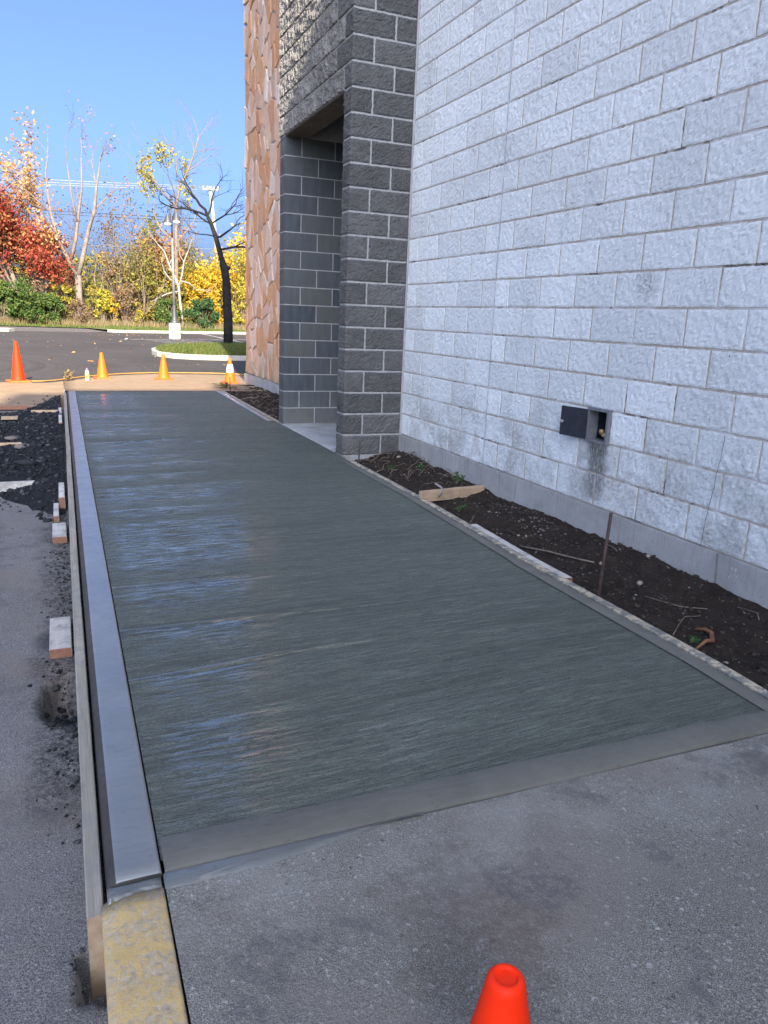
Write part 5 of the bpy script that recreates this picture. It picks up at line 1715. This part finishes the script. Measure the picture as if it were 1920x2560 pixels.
# bare tree in the island (dark trunk)
T = Tree(3)
tr = [(0, 0, -.05), (.01, 0, .8), (-.02, .02, 1.7), (-.05, 0, 2.5), (-.12, 0, 2.9), (-.20, 0, 3.2), (-.30, 0, 3.55), (-.42, 0, 4.0), (-.58, 0, 4.45), (-.72, 0, 4.72)]
T.limbs.tube(tr, [.19, .175, .165, .15, .15, .10, .10, .085, .075, .06], 10)
T.limbs.tube([(-.02, 0, 2.85), (.06, .02, 2.92), (.1, .02, 2.96)], [.08, .075, .05], 8)       # lopped stub
T.limbs.tube([(-.2, 0, 3.18), (-.34, -.03, 3.2)], [.05, .035], 6)
T.r.seed(5)
for (i, d, L_, r0) in ((9, (-.1, .2, 1), .9, .055), (9, (-1, .2, .55), 1.15, .045), (8, (-1, -.3, .25), 1.0, .035), (7, (.8, .3, .5), 1.3, .045), (6, (1, -.2, .35), 1.3, .05), (8, (.5, -.5, .8), 1.2, .035), (9, (.6, .2, .7), 1.0, .04), (7, (-.7, .6, .2), .9, .03)):
    T.grow(tr[i], d, L_, r0, 1, 5, .62, 4, .25, .02, (2, 4), 2, (.5, .78))
T.finish('bare_tree', (3.02, 23.5, .03), 'black barked leafless tree standing on the kerbed grass island', None, 'barkdark')

def simple_tree(seed, x, y, h, label, bark, leafmat, nleaf, lsize, spread=.45, L0=.38, r0=.16, maxd=4, lspread=.4, wob=.14, kids=(2, 4), name='autumn_tree', zr=None, lean=(0, 0), stems=1, grav=.06, z0=0, fl=None, shrink=(.55, .82)):
    T = Tree(seed)
    for k in range(stems):
        a = T.r.uniform(0, 6.28)
        d = (lean[0] + (math.cos(a) * .35 if stems > 1 else 0), lean[1] + (math.sin(a) * .35 if stems > 1 else 0), 1)
        T.grow((0.1 * math.cos(a) * (stems > 1), .1 * math.sin(a) * (stems > 1), -.1), d, h * L0, r0, 0, maxd, spread, 5, wob, grav, kids, 2, shrink)
    # bring the crown to the wanted height
    top = max(max(v[2] for v in T.limbs.V), max([v[2] for v in T.twigs.V] or [0]))
    f = h / top
    T.limbs.V = [(a * (f * .5 + .5), b * (f * .5 + .5), c * f) for a, b, c in T.limbs.V]
    T.twigs.V = [(a * (f * .5 + .5), b * (f * .5 + .5), c * f) for a, b, c in T.twigs.V]
    T.tips = [Vector((t.x * (f * .5 + .5), t.y * (f * .5 + .5), t.z * f)) for t in T.tips]
    return T.finish(name, (x, y, z0), label, GTR, bark, leafmat, nleaf, lsize, lspread, zr=zr, fl=fl)

simple_tree(101, -5.3, 51.5, 9.3, 'dense red maple at the left edge of the tree line', 'barkbrown', 'l_red', 13000, .145, .55, .30, .18, 4, .45, stems=2, kids=(3, 4))
simple_tree(102, -3.6, 50.6, 6.2, 'smaller red tree in front of the red maple, right side', 'barkbrown', 'l_red', 5200, .135, .55, .30, .10, 4, .4, stems=2)
simple_tree(103, -3.55, 53.0, 13.4, 'tall thin tree with sparse pale orange leaves above the red maple', 'barkgrey', 'l_orange', 1100, .15, .34, .42, .15, 4, .22, zr=(6.2, 14), lean=(.05, 0))
simple_tree(104, -5.6, 54.0, 11.2, 'sparse orange tree at the far left behind the red maple', 'barkgrey', 'l_orange', 1200, .145, .38, .40, .13, 4, .25, zr=(5, 12))
# big bare forked tree
T = Tree(8)
T.limbs.tube([(0, 0, -.1), (0, 0, 1.6), (.0, 0, 3.3)], [.26, .22, .21], 9)
T.limbs.tube([(0, 0, 3.2), (-.5, .1, 4.2), (-1.1, 0, 5.5), (-1.45, 0, 7.2), (-1.55, .1, 8.8)], [.17, .15, .13, .10, .07], 7)
T.limbs.tube([(0, 0, 3.2), (.35, -.1, 4.4), (.75, 0, 6.0), (1.25, .1, 7.5), (1.45, 0, 9.0), (1.7, 0, 10.2)], [.17, .15, .13, .11, .08, .05], 7)
T.limbs.tube([(-.35, .05, 4.3), (0.0, 0, 5.6), (.25, .1, 7.2), (.55, 0, 8.8), (.6, 0, 10.6)], [.12, .11, .09, .07, .04], 7)
T.limbs.tube([(.15, 0, 6.7), (-.1, 0, 8.2), (-.25, .1, 10)], [.07, .055, .035], 6)
for (p, d, L_, r0) in (((-1.55, .1, 8.8), (-.15, 0, 1), 2.2, .06), ((-1.45, 0, 7.2), (-.8, .2, .8), 1.9, .05), ((1.7, 0, 10.2), (.25, 0, 1), 1.3, .045), ((1.25, .1, 7.5), (.8, .1, .7), 2.0, .05), ((1.45, 0, 9), (-.3, .2, 1), 1.7, .045), ((.6, 0, 10.6), (0, .1, 1), 1.6, .035), ((-.25, .1, 10), (-.1, 0, 1), 1.8, .035), ((.75, 0, 6), (.5, -.3, .8), 1.9, .05), ((-1.1, 0, 5.5), (-.6, -.4, .6), 1.6, .045), ((.25, .1, 7.2), (.5, .3, .8), 1.5, .04)):
    T.grow(p, d, L_, r0, 1, 4, .5, 4, .16, .05, (2, 4), 1, (.5, .8))
T.finish('autumn_tree', (-1.62, 50, 0), 'big leafless tree with pale forked trunk in the left tree line', GTR, 'barkgrey', 'l_rust', 120, .13, .2)
simple_tree(106, .35, 54.5, 9.2, 'thin leafless tree just right of the big forked one', 'barkbrown', 'l_rust', 160, .12, .40, .42, .11, 4, .25, lean=(-.03, 0))
simple_tree(107, 1.75, 52.5, 9.8, 'brown twiggy tree halfway between forked tree and lamp post', 'barkbrown', 'l_brown', 500, .12, .48, .40, .11, 5, .2, lean=(.02, 0))
simple_tree(117, 2.75, 54.5, 8.6, 'leafless slim tree left of the lamp post', 'barkgrey', 'l_brown', 200, .12, .45, .42, .09, 4, .2)
# tall yellow-green one leaning right at the top
T = Tree(12)
tr = [(0, 0, -.1), (.0, 0, 3), (.05, 0, 6), (.1, .1, 8.4), (.45, .1, 9.8), (1.0, 0, 10.8), (1.45, 0, 12.0), (1.75, 0, 13.0)]
T.limbs.tube(tr, [.17, .15, .13, .11, .09, .075, .055, .04], 8)
for (i, d, L_, r0) in ((7, (.1, 0, 1), 1.5, .035), (7, (.6, 0, .7), 1.2, .03), (6, (-.3, .2, .9), 1.3, .03), (6, (.9, .1, .35), 1.5, .03), (5, (.8, 0, .5), 1.7, .035), (4, (-.7, 0, 1), 2.0, .05), (4, (.3, .5, .7), 1.6, .04), (3, (-1.2, 0, .8), 2.8, .06), (3, (-.8, .4, .5), 2.2, .05), (3, (-.4, -.5, .9), 2.2, .05), (2, (-.9, .2, 1.1), 2.4, .06), (2, (.8, .2, 1), 2.6, .06)):
    T.grow(tr[i], d, L_, r0, 1, 4, .5, 4, .18, .06, (2, 4), 1, (.5, .8))
T.finish('autumn_tree', (5.0, 51.5, 0), 'tallest tree, sparse yellow-green leaves, rising behind the lamp post', GTR, 'barkbrown', 'l_yellow', 900, .14, .14, zr=(6.4, 12.0), fl=lambda t: t[0] < 1.3 and t[0] > -2.2)
simple_tree(109, 5.1, 54.5, 7.6, 'rust coloured tree directly behind the lamp post head', 'barkbrown', 'l_rust', 2600, .15, .42, .36, .12, 4, .35, stems=2)
simple_tree(110, 3.4, 53.0, 6.3, 'olive and yellow tree left of the lamp post', 'barkbrown', 'l_olive', 4800, .13, .5, .36, .10, 4, .45, stems=2)
simple_tree(111, 6.6, 53.0, 5.9, 'olive tree between lamp post and utility pole', 'barkbrown', 'l_olive', 5760, .13, .5, .36, .10, 4, .5, stems=2)
simple_tree(112, 8.0, 51.5, 5.0, 'golden tree just left of the utility pole', 'barkbrown', 'l_gold', 5760, .13, .5, .34, .09, 4, .45, stems=3)
simple_tree(113, 9.6, 51.0, 6.2, 'yellow-green tree between utility pole and stone wall', 'barkbrown', 'l_yellow', 7360, .13, .5, .34, .09, 4, .5, stems=3)
simple_tree(114, 11.8, 52.0, 8.0, 'golden tree mostly hidden behind the stone wall', 'barkbrown', 'l_gold', 3800, .18, .5, .34, .11, 4, .5, stems=2)
simple_tree(115, -9.2, 52.0, 9.0, 'orange tree beyond the left edge of the picture', 'barkbrown', 'l_rust', 4500, .18, .5, .34, .14, 4, .5, stems=2)
simple_tree(116, 7.4, 56.5, 9.4, 'thin twiggy tree behind the utility pole', 'barkgrey', 'l_brown', 250, .12, .45, .40, .10, 4, .25)
simple_tree(118, 4.1, 56.5, 9.0, 'thin twiggy tree behind the lamp post, upper left', 'barkbrown', 'l_olive', 420, .15, .42, .40, .10, 4, .25)
for i_, (x_, y_, h_, lb_) in enumerate(((-2.55, 53.5, 9.4, 'thin bare tree between the orange tree and the forked one'), (-.75, 52.4, 8.2, 'slim bare tree immediately right of the forked trunk'), (.95, 56.5, 10.2, 'tall faint bare tree behind the gap right of the forked tree'),
        (2.3, 50.6, 6.0, 'short bare sapling above the small yellow shrub'), (3.0, 51.6, 7.4, 'bare sapling a little left of the lamp post'), (6.0, 55.2, 8.6, 'bare tree right of the lamp post head'), (8.6, 55.0, 7.4, 'bare tree touching the utility pole from behind'), (-4.4, 49.9, 4.6, 'pale bare stem in front of the red maple'))):
    simple_tree(200 + i_, x_, y_, h_, lb_, 'barkbrown' if i_ % 2 else 'barkgrey', 'l_brown', 160, .10, .40, .44, .075, 4, .25)
# whitish crooked tree
T = Tree(15)
T.limbs.tube([(.25, 0, -.1), (.15, 0, 1), (.05, 0, 2.1), (.0, 0, 2.9), (-.25, 0, 3.6), (-.6, 0, 4.3), (-.9, 0, 5.2), (-1.3, 0, 5.6)], [.11, .10, .09, .09, .07, .06, .05, .03], 7)
T.limbs.tube([(0, 0, 2.9), (.25, 0, 3.7), (.4, 0, 4.6), (.7, 0, 5.3)], [.07, .06, .045, .03], 6)
T.limbs.tube([(-.1, 0, 3.1), (-.6, 0, 3.4), (-.95, 0, 3.9)], [.05, .04, .025], 6)
T.limbs.tube([(.1, 0, 3.3), (.7, 0, 3.2), (1.2, 0, 2.8)], [.05, .04, .025], 6)
T.limbs.tube([(0, 0, 2.6), (-.8, 0, 2.4), (-1.9, 0, 1.8)], [.05, .04, .02], 6)
for p, d in (((-1.3, 0, 5.6), (-.5, 0, .6)), ((.7, 0, 5.3), (.4, 0, .9)), ((-.95, 0, 3.9), (-.6, 0, .6)), ((1.2, 0, 2.8), (.8, 0, -.1)), ((-.6, 0, 4.3), (.2, 0, 1)), ((.4, 0, 4.6), (-.3, 0, 1))):
    T.grow(p, d, .9, .025, 1, 3, .5, 4, .2, .03, (2, 3), 1, (.5, .8))
T.finish('autumn_tree', (4.9, 49.8, 0), 'crooked whitish barked tree right behind the lamp post', GTR, 'barkwhite')

GSH = 'shrubs along the foot of the tree line'
def shrub(seed, x, y, rx, ry, h, label, leafmat, n, lsize, bark='barkbrown', clumps=26, open_=.0, lz=.1):
    r = random.Random(seed)
    root = emp('shrub', (x, y, 0), label, 'shrub', GSH)
    mb = MB(); P = []
    cl = []
    for k in range(clumps):
        a = r.uniform(0, 6.28); q = math.sqrt(r.random()); z = r.uniform(lz, 1)
        env = math.sqrt(max(.05, 1 - (max(0, z - .35) / .68) ** 2))
        c = Vector((math.cos(a) * q * rx * env, math.sin(a) * q * ry * env, z * h * r.uniform(.85, 1.0)))
        cl.append((c, r.uniform(.16, .34) * min(rx, h)))
        mb.tube([(c.x * .15, c.y * .15, -.05), c * .55 + Vector((0, 0, .05)), c], [.025, .015, .006], 4)
        for m_ in range(3):
            d_ = Vector((r.gauss(0, 1), r.gauss(0, 1), r.gauss(.4, .8))).normalized() * cl[-1][1] * 1.1
            mb.tube([c * .8, c + d_], [.008, .003], 3)
    mb.build('stems', bark, root)
    ci = rng.integers(0, len(cl), n)
    cen = np.array([c[0][:] for c in cl])[ci]; rad = np.array([c[1] for c in cl])[ci]
    v = rng.normal(size=(n, 3)); v /= np.linalg.norm(v, axis=1)[:, None]
    P = cen + v * (rad * rng.uniform(.35, 1.1, n))[:, None]
    P[:, 2] = np.abs(P[:, 2]) + .03
    V, F = leaves(P, lsize, .5)
    put('foliage', np_mesh('foliage', V, F, leafmat), root)
    return root
shrub(1, -6.4, 48.6, 1.5, 1.1, 2.5, 'green shrub cut by the left picture edge', 'l_green', 3600, .13)
shrub(2, -4.7, 48.4, 1.5, 1.1, 2.45, 'broad green shrub below the red maple', 'l_green', 5200, .13)
shrub(3, -3.35, 48.3, 1.0, .9, 1.8, 'low green shrub at the right end of the green mass', 'l_green', 3000, .12)
shrub(4, -2.75, 49.2, .85, .7, 2.9, 'yellow shrub above the green mass at left', 'l_yellow', 2000, .14)
shrub(5, -1.75, 48.6, .9, .7, 1.7, 'reddish brown bare thicket at the foot of the forked tree', 'l_brown', 1300, .09)
shrub(6, -.25, 49.0, 1.0, .7, 2.6, 'yellow-green open shrub right of the forked tree', 'l_yellow', 1300, .15, clumps=14)
shrub(7, .45, 48.7, .5, .5, 1.9, 'orange tinted shrub touching the yellow-green one', 'l_gold', 600, .12, clumps=10)
shrub(8, 1.3, 49.8, 1.2, .8, 2.6, 'brown twiggy thicket in the middle of the tree line', 'l_brown', 1700, .10)
shrub(9, 2.05, 48.2, .35, .35, 1.25, 'small bright yellow shrub left of the lamp footing', 'l_yellow', 700, .11, clumps=10)
shrub(10, 3.9, 48.8, .95, .8, 2.1, 'green shrub just left of the lamp footing', 'l_green', 2600, .12)
shrub(11, 6.3, 48.6, 1.2, .9, 2.1, 'dark green shrub right of the lamp footing', 'l_green2', 4200, .12)
shrub(12, 6.9, 50.2, 1.1, .7, 3.5, 'golden orange shrub above the dark green one', 'l_gold', 2000, .14)
shrub(13, 9.1, 49.3, 1.0, .7, 3.6, 'yellow shrub at the right next to the stone wall', 'l_yellow', 2000, .13)
shrub(14, 11.2, 49.3, 1.3, .8, 3.4, 'olive shrub hidden behind the stone wall', 'l_olive', 1800, .13)
shrub(15, -.9, 51.8, 1.4, .9, 3.3, 'olive thicket behind the forked tree', 'l_olive', 1500, .13)
shrub(16, 2.7, 51.5, 1.6, .9, 3.6, 'rust and olive thicket behind the small yellow shrub', 'l_olive', 2200, .13)
shrub(17, 1.0, 53.5, 1.5, .9, 3.4, 'pale green thicket far behind the middle thicket', 'l_olive', 1600, .13)
shrub(18, 5.0, 50.9, 1.3, .8, 3.2, 'olive gold thicket behind the whitish tree', 'l_olive', 2000, .13)
for i_, (x_, y_, rx_, h_, mt_, lb_) in enumerate(((-2.4, 52.2, 1.3, 4.6, 'l_brown', 'tall brown thicket left of the forked trunk'), (.9, 51.6, 1.5, 4.9, 'l_brown', 'tall brown thicket right of the forked trunk'), (2.4, 54.0, 1.8, 6.0, 'l_olive', 'tall olive thicket in mid tree line'),
        (4.3, 53.6, 1.5, 6.6, 'l_rust', 'tall rust thicket behind the lamp post'), (6.2, 54.0, 1.6, 6.2, 'l_olive', 'tall olive thicket right of the lamp post'), (8.8, 53.2, 1.4, 5.6, 'l_gold', 'tall gold thicket around the utility pole'), (-4.2, 53.5, 1.7, 6.2, 'l_rust', 'tall rust thicket behind the red maple'))):
    shrub(60 + i_, x_, y_, rx_, 1.0, h_, lb_, mt_, 2300, .11, clumps=40)
# hazy low wood further back
P = []
for k in range(15000):
    x = rr.uniform(-26, 28); hmax = 4.9 + 1.6 * nz(x, 3, 0, .45)
    P.append((x, rr.uniform(62, 70), hmax * rr.random() ** .7))
V, F = leaves(P, .27, .2)
o = put('distant_wood', np_mesh('distant_wood', V, F, 'l_olive')); tag(o, 'low olive wood far behind the tree line', 'wood', kind='stuff')
